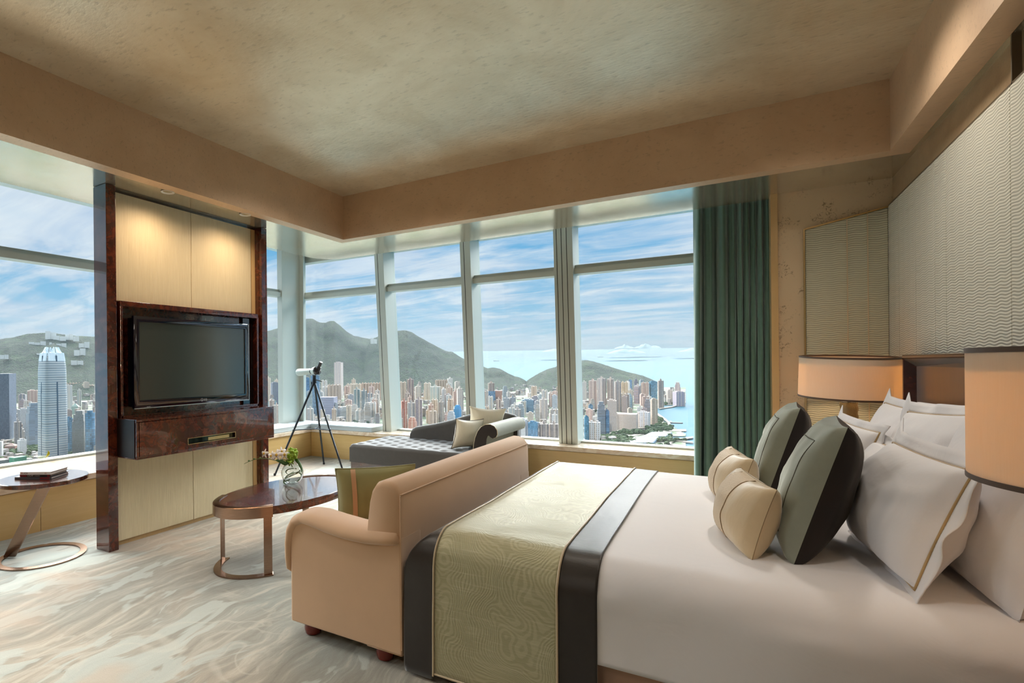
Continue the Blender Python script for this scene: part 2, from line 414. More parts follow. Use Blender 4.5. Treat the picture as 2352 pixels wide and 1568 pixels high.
struct('trim_3', MB().box(XL, XR, YF, YF + 0.12, ZS - 0.003, ZC + 0.02), M['fascia'], 'bronze ceiling fascia above the long window wall', 'fascia')
struct('trim_4', MB().box(XR, XR + 0.12, -3.0, YF + 0.12, ZS - 0.003, ZC + 0.02), M['fascia'], 'bronze ceiling fascia above the bed head wall', 'fascia')
mb = MB().box(-4.66, -4.58, -3.0, 5.25, ZS + 0.03, 3.2); mb.box(-4.3, 0.3, 5.49, 5.55, ZS + 0.03, 3.2); mb.obox((-4.5, 5.42, 3.0), (0.5, 0.05, 0.36), radians(45))
struct('trim_5', mb, M['white_plaster'], 'blind pocket upstand above the soffit edge', 'blind pocket')
mb = MB().box(-5.75, 1.2, 5.5, 7.0, 3.12, 3.36); mb.box(-6.7, -4.6, -3.0, 7.0, 3.362, 3.42)
struct('trim_6', mb, M['white_plaster'], 'white window head slab above the glass', 'window head')
struct('trim_7', MB().box(-6.7, 1.5, -3.3, 7.0, 3.42, 3.6), M['wall'], 'structural slab above the room', 'slab')
# walls
struct('wall_right', MB().box(1.06, 1.3, -3.2, 5.6, 0, 3.4), M['band_paper'], 'bronze papered wall behind the bed head', 'wall')
struct('wall_front', MB().box(0.337, 1.3, 5.43, 5.62, 0, 3.4), M['paper'], 'cork-flecked beige papered wall beside the curtain', 'wall')
struct('trim_8', MB().box(0.287, 0.337, 5.405, 5.62, 0, ZS), M['trimwood'], 'pale oak vertical trim between curtain and papered wall', 'trim', bevel=0.002)
struct('wall_corner', MB().box(0.36, 1.3, 5.62, 6.9, 0, 3.4), M['wall'], 'plain wall return behind the curtain stack', 'wall')
struct('wall_back', MB().box(-6.6, 1.3, -3.3, -3.05, 0, 3.4), M['wall'], 'warm plain wall behind the camera', 'wall')
struct('wall_left', MB().box(-6.4, -6.0, -3.05, -0.9, 0, 3.4), M['wall'], 'warm plain wall left of the windows', 'wall')

# windowsill benches
mb = MB().box(-5.52, 0.36, 6.265, 6.85, 0.37, 0.425)
struct('trim_9', mb, M['marble'], 'polished beige travertine sill under the long window wall', 'windowsill', bevel=0.006)
mb = MB().box(-6.35, -5.52, 3.95, 6.85, 0.37, 0.425)
struct('trim_10', mb, M['marble'], 'polished beige travertine sill in the window corner', 'windowsill', bevel=0.006)
mb = MB().box(-6.35, -5.04, -0.95, 3.95, 0.37, 0.425)
struct('trim_11', mb, M['marble'], 'polished beige travertine sill behind the round side table', 'windowsill', bevel=0.006)
mb = MB().box(-5.54, 0.36, 6.28, 6.85, 0, 0.366)
struct('wall_sill_long', mb, M['maple'], 'maple bench front under the long window wall', 'bench front')
struct('wall_sill_corner', MB().box(-6.35, -5.55, 3.96, 6.85, 0, 0.366), M['maple'], 'maple bench front in the window corner', 'bench front')
mb = MB(); mb.box(-6.35, -5.055, 2.28, 3.95, 0, 0.366); mb.box(-6.35, -5.055, 0.3, 2.276, 0, 0.366); mb.box(-6.35, -5.055, -0.95, 0.296, 0, 0.366)
struct('wall_sill_side', mb, M['maple'], 'maple bench front behind the round side table', 'bench front')

# windows: one structure per bay, glass panes, frames and mullions as parts
AX = ['Y']
def window(name, label, axis, a0, a1):
    AX[0] = axis
    # axis 'Y': glazing faces -Y, bay from x=a0 to a1; axis 'X': faces +X, bay from y=a0 to a1
    fr = MB()
    fx = dict(front=(axis == 'Y'), left=(axis == 'X'))
    def bx(p0, p1, d0, d1, z0, z1):
        b = MB()
        if axis == 'Y': b.box(p0, p1, 6.48 + d0, 6.48 + d1, z0, z1)
        else: b.box(-5.9 - d1, -5.9 - d0, p0, p1, z0, z1)
        return leanf(b, **fx)
    f = bx(a0, a1, 0.05, 0.20, 2.435, 2.50); t2 = bx(a0, a1, 0.10, 0.22, 2.50, 2.545)
    f.add(t2.v, t2.f)
    root = struct(name, f, M['alu'], label, 'window')
    zh = 3.02 if axis == 'Y' else 3.27
    b = bx(a0, a1, 0.16, 0.30, zh, zh + 0.12); c = bx(a0, a1, 0.17, 0.30, 0.40, 0.445); b.add(c.v, c.f)
    b.build('window_frame', M['alu'], root)
    for z0, z1 in ((0.445, 2.47), (2.50, zh + 0.02)):
        bx(a0 - 0.02, a1 + 0.02, 0.235, 0.247, z0, z1).build('window_pane', M['glass'], root, smooth=False)
    return root, bx
def mullion(root, bx, p0, p1, grooves=()):
    m = bx(p0, p1, 0.0, 0.30, 0.425, 3.13 if p0 < 0.2 and 'Y' == AX[0] else 3.37)
    mo = m.build('mullion', M['alu'], root, bevel=0.004)
    for g in grooves:
        bx(g - 0.004, g + 0.004, -0.0015, 0.01, 0.426, 3.13).build('groove', M['groove'], mo)
w, bx = window('window_1', 'tall two-light window right of the corner column', 'Y', -5.9, -4.346); mullion(w, bx, -4.346, -4.195, (-4.292,))
w, bx = window('window_2', 'tall two-light window above the chaise back, between two single mullions', 'Y', -4.195, -3.0); mullion(w, bx, -3.0, -2.855, (-2.945,))
w, bx = window('window_3', 'tall two-light window left of the wide grooved mullion', 'Y', -2.855, -1.786); mullion(w, bx, -1.786, -1.563, (-1.748, -1.692, -1.632))
w, bx = window('window_4', 'tall two-light window beside the teal curtain', 'Y', -1.563, -0.02); mullion(w, bx, -0.02, 0.16)
w, bx = window('window_5', 'narrow window between the television wall and the corner column', 'X', 3.75, 6.1); mullion(w, bx, 3.60, 3.75)
w, bx = window('window_6', 'wide window left of the television wall above the side table', 'X', -0.35, 3.60); mullion(w, bx, -0.5, -0.35)
w, bx = window('window_7', 'window out of view at the far left', 'X', -0.9, -0.5)
cp = leanf(MB().box(-6.03, -5.93, 6.08, 6.60, 0.425, 3.3), True, True)
cp2 = leanf(MB().box(-5.94, -5.85, 6.46, 6.49, 0.425, 3.3), True, True); cp.add(cp2.v, cp2.f)
cp3 = leanf(MB().box(-6.34, -6.10, 6.40, 6.80, 0.425, 3.3), True, True); cp.add(cp3.v, cp3.f)
struct('trim_12', cp, M['alu'], 'pale corner column where the two window walls meet', 'column', bevel=0.004)

# recessed downlights in the soffit above the television wall
for k, (u, v) in enumerate(((385, 440), (563, 492))):
    p = at_z(u, v, ZS)
    d = thing('downlight', ['recessed round downlight in the soffit, nearer the tall post', 'recessed round downlight in the soffit, at the window end of the television wall'][k], 'ceiling light', p, 'downlights over the television')
    MB().lathe([(0.032, 0.004), (0.052, -0.004), (0.050, -0.007), (0.046, -0.007), (0.034, 0.0)], p, 28, closed=True).build('rim', M['white_plaster'], d)
    MB().lathe([(0.001, 0.002), (0.033, 0.002), (0.033, 0.0035), (0.001, 0.0035)], p, 24).build('lens', M['bulb'], d)

# upholstered panelling of the bed wall
t = thing('upholstered_wall_panel', 'pale wave-quilted upholstered panelling covering the wall behind the bed head', 'wall panel', (1.06, 4.0, 0))
seams = [5.42, 5.117, 4.71, 4.326, 4.132, 3.32, 2.51, 1.7, 1.2, 0.7, -0.1, -0.9]
for a, b in zip(seams[:-1], seams[1:]):
    MB().box(1.028, 1.062, b + 0.0015, a - 0.0015, 0.02, 2.568).build('panel', M['wavy_x'], t, bevel=0.006, seg=3)
mb = MB()
for s_ in seams[1:-1]: mb.box(1.040, 1.06, s_ - 0.003, s_ + 0.003, 0.02, 2.57)
mb.build('seam_cord', M['seam'], t)
mb = MB().box(1.030, 1.062, 3.300, 3.310, 0.02, 2.785); mb.box(1.03, 1.062, -0.9, 5.42, 2.568, 2.577)
mb.build('edge_trim', M['seam'], t)
t = thing('ripple_panel', 'sage ripple-textured panel with a sloping top on the papered wall', 'wall panel', (0.78, 5.42, 0))
def wtop(x): return 2.452 + (x - 0.517) * (2.559 - 2.452) / (1.044 - 0.517)
for a, b in ((0.517, 0.782), (0.782, 0.906), (0.906, 1.028)):
    MB().prism([(a + .002, 0.02), (b - .002, 0.02), (b - .002, wtop(b)), (a + .002, wtop(a))], 'Y', 5.40, 5.43).build('panel', M['wavy_y'], t, bevel=0.004)
MB().prism([(0.506, 0.02), (0.517, 0.02), (0.517, 2.452), (1.028, wtop(1.028)), (1.028, wtop(1.028) + 0.012), (0.506, 2.464)], 'Y', 5.392, 5.43).build('edge_trim', M['gold'], t, fix=True)
mb = MB()
for x in (0.782, 0.906): mb.box(x - 0.003, x + 0.003, 5.396, 5.42, 0.02, wtop(x))
mb.build('seam_strip', M['piping'], t)

# curtain
def curtain():
    nx, nz = 180, 26
    keys = [(0.0, 0.0), (0.06, .5), (0.13, 1.2), (0.22, 1.9), (0.31, 2.6), (0.43, 3.4), (0.50, 4.2), (0.57, 5.0), (0.63, 5.9), (0.69, 6.8), (0.75, 7.7), (0.81, 8.6), (0.87, 9.5), (0.93, 10.4), (1.0, 11.3)]
    def ph(s):
        for (a, pa), (b, pb) in zip(keys[:-1], keys[1:]):
            if s <= b: return pa + (pb - pa) * (s - a) / (b - a)
        return keys[-1][1]
    def fn(i, j):
        z = 0.015 + j * 3.0
        low = 1 - j
        x0 = -0.318 + 0.02 * j; x1 = 0.325
        p = 0.82 * ph(i) + 0.12 * sin(i * 9 + j * 2.0) * low
        amp = (0.038 + 0.036 * low) * (1.0 + 0.35 * sin(i * 23.0)) * (1.25 if i < 0.45 else 0.9)
        x = x0 + (x1 - x0) * i + 0.012 * sin(2 * PI * p * 2 + 1.0) * low
        y = 5.78 + amp * cos(2 * PI * p) + 0.012 * sin(4 * PI * p + 3 * j) + 0.01 * noise.noise(Vector((i * 9, j * 2, 3)))
        return Vector((x, y, z))
    mb = MB().grid(fn, nx, nz)
    o = mb.build('curtain', M['curtain'], angle=80)
    md = o.modifiers.new('cloth_thickness', 'SOLIDIFY'); md.thickness = 0.006
    tag(o, 'long dark teal velvet curtain hanging in folds beside the papered wall', 'curtain')
    mb = MB().box(-0.45, 0.34, 5.70, 5.86, 3.02, 3.06).build('curtain_track', M['alu'], o)
curtain()
# ================================================================ TELEVISION WALL
def tv_cabinet():
    t = thing('television_cabinet', 'floor-to-soffit television cabinet of glossy burl wood and ribbed cream panels', 'cabinet', (-4.1, 3.09, 0))
    MB().box(-4.19, -4.115, 2.33, 3.85, 0.0, ZS - 0.004).build('carcass', M['burl_dark'], t)
    for y0, y1 in ((2.272, 2.348), (3.832, 3.906)):
        p = MB().box(-4.185, -4.012, y0, y1, 0.0, ZS - 0.002).build('post', M['burl'], t, bevel=0.004)
    for z0, z1 in ((1.917, 2.765), (0.035, 0.735)):
        for y0, y1 in ((2.35, 3.079), (3.083, 3.775)):
            MB().box(-4.12, -4.10, y0, y1, z0, z1).build('fabric_panel', M['rib'], t, bevel=0.003)
    mb = MB().box(-4.125, -4.105, 3.785, 3.832, 0.0, ZS - 0.02)
    mb.build('side_strip', M['trimwood'], t)
    mb = MB().box(-4.13, -4.112, 2.35, 3.83, 0.0, 0.034); mb.build('kick_strip', M['goldpipe'], t)
    mb = MB().box(-4.16, -4.112, 2.35, 3.83, 2.767, 2.779); mb.build('shadow_gap_trim', M['burl_dark'], t)
    # burl niche frame
    n = MB()
    y0, y1, z0, z1 = 2.385, 3.80, 0.985, 1.912
    w, d0, d1 = 0.040, -4.115, -4.03
    n.box(d0, d1, y0, y1, z1 - w, z1); n.box(d0, d1, y0, y0 + 0.022, z0, z1 - w); n.box(d0, d1, y1 - 0.022, y1, z0, z1 - w); n.box(d0, d1, y0, y1, z0, z0 + 0.035)
    nf = n.build('niche_frame', M['burl'], t, bevel=0.004)
    mb = MB().box(-4.12, -4.112, y0, y1, z0, z1); mb.build('niche_back', M['burl'], nf)
    MB().box(-4.112, -4.085, y0 + 0.022, y0 + 0.05, z0 + 0.035, z1 - w).build('niche_side', M['gloss_black'], nf)
    MB().box(-4.112, -4.085, y1 - 0.15, y1 - 0.022, z0 + 0.035, z1 - w).build('niche_side', M['gloss_black'], nf)
    # drawer box
    y0, y1, z0, z1, x1 = 2.338, 3.728, 0.708, 1.006, -3.752
    sl = (2.775, 3.255, 0.768, 0.812)
    b = MB().box(-4.008, x1 - 0.02, y0, y1, z0, z1)
    db = b.build('drawer_box', [M['burl']], t, bevel=0.004)
    b = MB().box(-4.0, x1 - 0.025, y0 - 0.004, y0 + 0.001, z0 + 0.01, z1 - 0.004).build('end_panel', M['dark_end'], db)
    f = MB()
    e = 0.02
    f.box(x1 - 0.02, x1 - 0.004, y0, y1, z0, z0 + e); f.box(x1 - 0.02, x1 - 0.004, y0, y1, z1 - e, z1); f.box(x1 - 0.02, x1 - 0.004, y0, y0 + e, z0 + e, z1 - e); f.box(x1 - 0.02, x1 - 0.004, y1 - e, y1, z0 + e, z1 - e)
    f.build('drawer_surround', M['burl'], db, bevel=0.002)
    g = MB(); a0, a1, b0, b1 = y0 + e + .003, y1 - e - .003, z0 + e + .003, z1 - e - .003
    X0, X1 = x1 - 0.02, x1 - 0.001
    g.box(X0, X1, a0, sl[0], b0, b1); g.box(X0, X1, sl[1], a1, b0, b1); g.box(X0, X1, sl[0], sl[1], b0, sl[2]); g.box(X0, X1, sl[0], sl[1], sl[3], b1)
    dr = g.build('drawer_front', M['burl'], t)
    h = MB(); q = 0.004
    h.box(X1 - 0.004, X1 + 0.003, sl[0] - q, sl[1] + q, sl[3], sl[3] + q); h.box(X1 - 0.004, X1 + 0.003, sl[0] - q, sl[1] + q, sl[2] - q, sl[2]); h.box(X1 - 0.004, X1 + 0.003, sl[0] - q, sl[0], sl[2], sl[3]); h.box(X1 - 0.004, X1 + 0.003, sl[1], sl[1] + q, sl[2], sl[3])
    h.build('slot_frame', M['gold'], dr)
    MB().box(X0 - 0.004, X0 + 0.002, sl[0], sl[1], sl[2], sl[3]).build('slot_glass', M['gloss_black'], dr)
    MB().box(X0 + 0.002, X0 + 0.006, 2.98, 3.20, sl[2] + 0.005, sl[3] - 0.012).build('slot_player', M['gold'], dr)
tv_cabinet()

def tv():
    y0, y1, z0, z1 = 2.462, 3.622, 1.070, 1.797
    t = thing('television', 'flat-screen television with glossy dark bezel in the burl niche', 'television', (-4.04, 3.04, 1.07))
    xb, xf = -4.085, -3.975
    MB().box(xb, xf - 0.02, y0 + 0.01, y1 - 0.01, z0 + 0.01, z1 - 0.01).build('back_case', M['black'], t, bevel=0.01)
    bz = 0.048; bb = 0.064
    m = MB()
    def ring(o, zb, zt, x):
        return [(x, y0 + o, z0 + zb), (x, y1 - o, z0 + zb), (x, y1 - o, z1 - zt), (x, y0 + o, z1 - zt)]
    m.loft([ring(0, 0, 0, xf - 0.03), ring(0, 0, 0, xf - 0.004), ring(0.006, 0.006, 0.006, xf), ring(bz - 0.004, bb - 0.004, bz - 0.004, xf), ring(bz, bb, bz, xf - 0.012)], caps=False)
    m.build('bezel', M['bezel'], t, angle=50)
    MB().box(xf - 0.03, xf - 0.010, y0 + bz - 0.003, y1 - bz + 0.003, z0 + bb - 0.003, z1 - bz + 0.003).build('screen', M['screen'], t, smooth=False)
    m = MB(); m.box(xf - 0.006, xf + 0.002, y0, y1, z0 - 0.003, z0 + 0.003); m.box(xf - 0.006, xf + 0.002, y1 - 0.002, y1 + 0.003, z0, z1)
    m.build('chrome_edge', M['silver'], t)
    # maker's mark under the screen: a ringed face-like disc and two letters
    R = cols(Vector((0, 1, 0)), Vector((0, 0, 1)), Vector((1, 0, 0)))
    lg = text('maker_mark', 'LG', 0.026, (xf + 0.0005, 3.105, z0 + 0.024), R, M['silver'], t)
    m = MB(); c = Vector((xf + 0.0008, 3.084, z0 + 0.033)); n = 28
    m.loft([[c + Vector((0, r * cos(2 * PI * k / n), r * sin(2 * PI * k / n))) for k in range(n)] for r in (0.0135, 0.0115)], caps=False)
    m.box(c.x - 0.0004, c.x + 0.0004, c.y - 0.001, c.y + 0.001, c.z - 0.006, c.z + 0.006); m.box(c.x - 0.0004, c.x + 0.0004, c.y, c.y + 0.005, c.z - 0.006, c.z - 0.004)
    m.build('maker_disc', M['silver'], t, fix=False, smooth=False)
tv()

# ================================================================ SOFA AT THE FOOT OF THE BED
SY0, SY1 = 2.055, 3.86
def sofa():
    t = thing('sofa', 'peach upholstered sofa with rolled arms standing against the foot of the bed', 'sofa', (-1.65, 2.96, 0))
    # back: rounded-top cross-section swept along Y with soft ends
    prof = [(-1.286, 0.07), (-1.288, 0.60), (-1.290, 0.78), (-1.298, 0.815), (-1.318, 0.842), (-1.350, 0.856), (-1.390, 0.858), (-1.425, 0.846), (-1.447, 0.815), (-1.462, 0.76), (-1.476, 0.66), (-1.485, 0.56), (-1.49, 0.42), (-1.49, 0.07)]
    cx, cz = -1.388, 0.46
    rings = []
    for y, k in ((SY0 + 0.006, 0.93), (SY0 + 0.010, 0.965), (SY0 + 0.020, 0.985), (SY0 + 0.036, 1.0), (SY0 + 0.5, 1.002), ((SY0 + SY1) / 2, 1.006), (SY1 - 0.5, 1.002), (SY1 - 0.03, 1.0), (SY1 - 0.014, 0.985), (SY1 - 0.004, 0.965), (SY1, 0.93)):
        rings.append([Vector((cx + (x - cx) * k, y, cz + (z - cz) * (k if z > 0.3 else 1))) for x, z in prof])
    bk = MB().loft(rings).build('backrest', M['sofa'], t, angle=60)
    m = MB(); pts = [(-1.297, SY0 + 0.012, 0.80)] + [(-1.290 - 0.001, SY0 + 0.02 + i * (SY1 - SY0 - 0.04) / 12, 0.803) for i in range(13)]
    m.tube(pts, 0.0035, 6); m.tube([(-1.288, SY0 + 0.004, 0.10 + i * 0.7 / 8) for i in range(9)], 0.0035, 6)
    m.build('welt_seam', M['sofa'], bk)
    # arms
    for ya, sgn in ((SY0, 1), (SY1, -1)):
        yo, yi = ya, ya + sgn * 0.19
        body = [(-1.286, 0.075), (-1.287, 0.60), (-1.36, 0.566), (-1.46, 0.552), (-1.58, 0.556), (-1.72, 0.574), (-1.83, 0.594), (-1.915, 0.594), (-1.945, 0.565), (-1.955, 0.50), (-1.957, 0.075)]
        rr = []
        for y, k in ((yo, 0.0), (yo + sgn * 0.012, 0.010), (yi - sgn * 0.012, 0.010), (yi, 0.0)):
            rr.append([Vector((x + (0.0 if i in (0, 1) else 0) - (k if i > 6 else 0), y, z + k * (1 if 0 < i < 8 else 0))) for i, (x, z) in enumerate(body)])
        ar = MB().loft(rr).build('arm', M['sofa'], t, bevel=0.008, seg=2, angle=50)
        path = [(-1.297, 0.603), (-1.301, 0.602), (-1.31, 0.600), (-1.38, 0.592), (-1.48, 0.583), (-1.60, 0.585), (-1.72, 0.597), (-1.82, 0.612), (-1.885, 0.613), (-1.935, 0.590), (-1.965, 0.545), (-1.978, 0.48), (-1.982, 0.40), (-1.984, 0.34), (-1.978, 0.30)]
        yc = (yo + yi) / 2
        m = MB(); m.tube([(x, yc - sgn * 0.006, z) for x, z in path], [0.030, 0.036, 0.040, 0.042, 0.043, 0.043, 0.042, 0.040, 0.038, 0.038, 0.037, 0.036, 0.034, 0.030, 0.012], 20)
        # flatten into a pad as wide as the arm
        m.v = [(x, yc + (y - yc) * (0.107 / 0.040), z) for x, y, z in m.v]
        m.build('arm_roll', M['sofa'], ar, angle=60)
    MB().box(-1.93, -1.44, SY0 + 0.03, SY1 - 0.03, 0.07, 0.32).build('seat_base', M['sofa'], t, bevel=0.02, seg=3)
    def cushion(u, v):
        return None
    m = MB()
    y0, y1 = SY0 + 0.185, SY1 - 0.185
    x0, x1, z0, z1 = -2.03, -1.47, 0.325, 0.490
    ringsc = []
    n = 24
    for i, s_ in enumerate([0, .01, .03, .06, .2, .5, .8, .94, .97, .99, 1]):
        e = sin(PI * min(max(s_, 0.001), 0.999)) ** 0.12
        y = y0 + (y1 - y0) * s_
        r = []
        for k in range(n):
            a = 2 * PI * k / n
            px = abs(cos(a)) ** 0.35 * (1 if cos(a) > 0 else -1); pz = abs(sin(a)) ** 0.45 * (1 if sin(a) > 0 else -1)
            r.append(Vector(((x0 + x1) / 2 + px * (x1 - x0) / 2 * (0.96 + 0.04 * e), y, (z0 + z1) / 2 + pz * (z1 - z0) / 2 * (0.7 + 0.3 * e))))
        ringsc.append(r)
    m.loft(ringsc).build('seat_cushion', M['sofa'], t, angle=70)
    # front ends of the seat that show past the arm
    MB().box(-2.0, -1.93, SY0 + 0.10, SY1 - 0.10, 0.075, 0.315).build('seat_front', M['sofa'], t, bevel=0.025, seg=3)
    for x, y in ((-1.42, SY0 + 0.07), (-1.88, SY0 + 0.08), (-1.42, SY1 - 0.08), (-1.88, SY1 - 0.08)):
        MB().lathe([(0.026, 0.0), (0.040, 0.006), (0.046, 0.03), (0.044, 0.075)], (x, y, 0), 20).build('foot', M['redfoot'], t)
sofa()

# ---------------------------------------------------------------- pillow maker
def pillow_fn(w, h, th, pinch=0.06, power=0.42, wr=0.0, seed=0, sag=0.0):
    # local: u across width (x), v along height (y), thickness along z
    def P(u, v, side):
        ex = max(0.0, (1 - u * u)) * max(0.0, (1 - v * v))
        k = ex ** power
        x = w / 2 * u * (1 - pinch * (1 - v * v)); y = h / 2 * v * (1 - pinch * (1 - u * u))
        z = side * th / 2 * k
        if wr:
            q = noise.noise(Vector((u * 2.2 + seed, v * 2.2, side * 3.0)))
            r = noise.noise(Vector((u * 6 + seed, v * 3, side)))
            z += wr * k * (q * 1.0 + 0.4 * r)
        y -= sag * (1 - v) * 0.5 * 0
        return Vector((x, y, z))
    return P
def frame_from(b0, b1, lean, up=None):
    """Local frame of a pillow: bottom edge from b0 (near) to b1 (far); lean = offset of the top toward +X per metre."""
    pass
def pillow(name, label, group, mat_f, mat_b, c, ux, uy, w, h, th, cat='pillow', wr=0.006, seed=0, n=26, pinch=0.06, power=0.42, parent=None, flange=0.0, flange_mat=None, pipe=None, pipe_r=0.004, pipe_tube=False):
    """c = centre; ux = unit vector along the width; uy = unit vector along the height; front faces ux x uy."""
    c, ux, uy = Vector(c), Vector(ux).normalized(), Vector(uy).normalized()
    uz = ux.cross(uy).normalized(); uy = uz.cross(ux).normalized()
    P = pillow_fn(w, h, th, pinch, power, wr, seed)
    T = lambda p: c + ux * p.x + uy * p.y + uz * p.z
    root = thing(name, label, cat, c, group)
    warp = lambda s: (1 if s >= 0 else -1) * abs(s) ** 0.8
    for side, nm, mt in ((1, 'front_cover', mat_f), (-1, 'back_cover', mat_b)):
        m = MB().grid(lambda a, b: T(P(warp(2 * a - 1), warp(2 * b - 1), side)), n, n)
        m.build(nm, mt, root, angle=80, fix=(False))
        o = root.children[-1] if False else None
    if flange:
        m = MB(); N = 40
        def edge(s, o):
            s4 = (s % 1.0) * 4; k = int(s4); f = 2 * (s4 - k) - 1
            u, v = [(f, -1), (1, f), (-f, 1), (-1, -f)][k]
            p = P(u, v, 0)
            q = noise.noise(Vector((u * 3 + seed, v * 3, 5)))
            d = Vector((u, v, 0)); d = Vector((max(-1, min(1, u * 1.0001)) if abs(u) > 0.999 else 0, v if abs(v) > 0.999 else 0, 0))
            # mitred outward direction
            corner = max(0.0, abs(f) - 0.9) / 0.1
            out = Vector((d.x, d.y, 0))
            if corner > 0:
                if k in (0, 2): out = out + Vector(((1 if u > 0 else -1) * corner, 0, 0))
                else: out = out + Vector((0, (1 if v > 0 else -1) * corner, 0))
            return T(Vector((p.x + out.x * o, p.y + out.y * o, 0.010 * sin(s * 2 * PI * 9 + seed) * (o / max(flange, 1e-6)) + 0.012 * q * (o / max(flange, 1e-6)))))
        m.grid(lambda a, b: edge(a, flange * b - 0.006), 121, 4)
        fo = m.build('flange', flange_mat or mat_f, root, angle=80, fix=False)
        md = fo.modifiers.new('cloth_thickness', 'SOLIDIFY'); md.thickness = 0.004; md.offset = 0
    if pipe:
        m = MB(); N = 30; r = 0.995
        pts = []
        for k, (du, dv) in enumerate([((-1, -1), (1, -1)), ((1, -1), (1, 1)), ((1, 1), (-1, 1)), ((-1, 1), (-1, -1))]):
            for i in range(N):
                f = i / N
                u = du[0] + (dv[0] - du[0]) * f; v = du[1] + (dv[1] - du[1]) * f
                p = P(u * r, v * r, 0.0); pts.append(T(Vector((p.x, p.y, 0.004 if flange else 0.0))))
        pts.append(pts[0])
        m.tube(pts, pipe_r, 6, caps=False)
        m.build('piping', pipe, root, angle=80)
    return root

GX = Vector((1, 0, 0)); GY = Vector((0, 1, 0)); GZ = Vector((0, 0, 1))
# moss green pillow with a peach ribbon on the sofa
ux = Vector((0.80, 0.60, 0.03)); uy = Vector((0.14, -0.16, 1.0)); SP = Vector((-1.80, 2.61, 0.628))
g = pillow('sofa_pillow', 'moss green linen pillow with a peach ribbon stripe on the sofa', None, M['greenpillow'], M['greenpillow'], SP, ux, uy, 0.47, 0.36, 0.17, 'pillow', 0.006, 3, pinch=0.05, pipe=M['greenpillow'])
def band(root, c, ux, uy, w, h, th, u0, u1, mat, nm='ribbon', sides=(1, -1), wr=0.006, seed=3, pinch=0.05, power=0.42):
    c, ux, uy = Vector(c), Vector(ux).normalized(), Vector(uy).normalized(); uz = ux.cross(uy).normalized(); uy = uz.cross(ux).normalized()
    P = pillow_fn(w, h, th, pinch, power, wr, seed)
    m = MB()
    for s_ in sides:
        m.grid(lambda a, b: c + (lambda p: ux * p.x + uy * p.y + uz * (p.z + s_ * 0.0025))(P(u0 + (u1 - u0) * a, (2 * b - 1) * 0.998, s_)), 4, 40)
    return m.build(nm, mat, root, angle=80, fix=False)
band(g, SP, ux, uy, 0.47, 0.36, 0.17, -0.62, -0.50, M['peachband'])

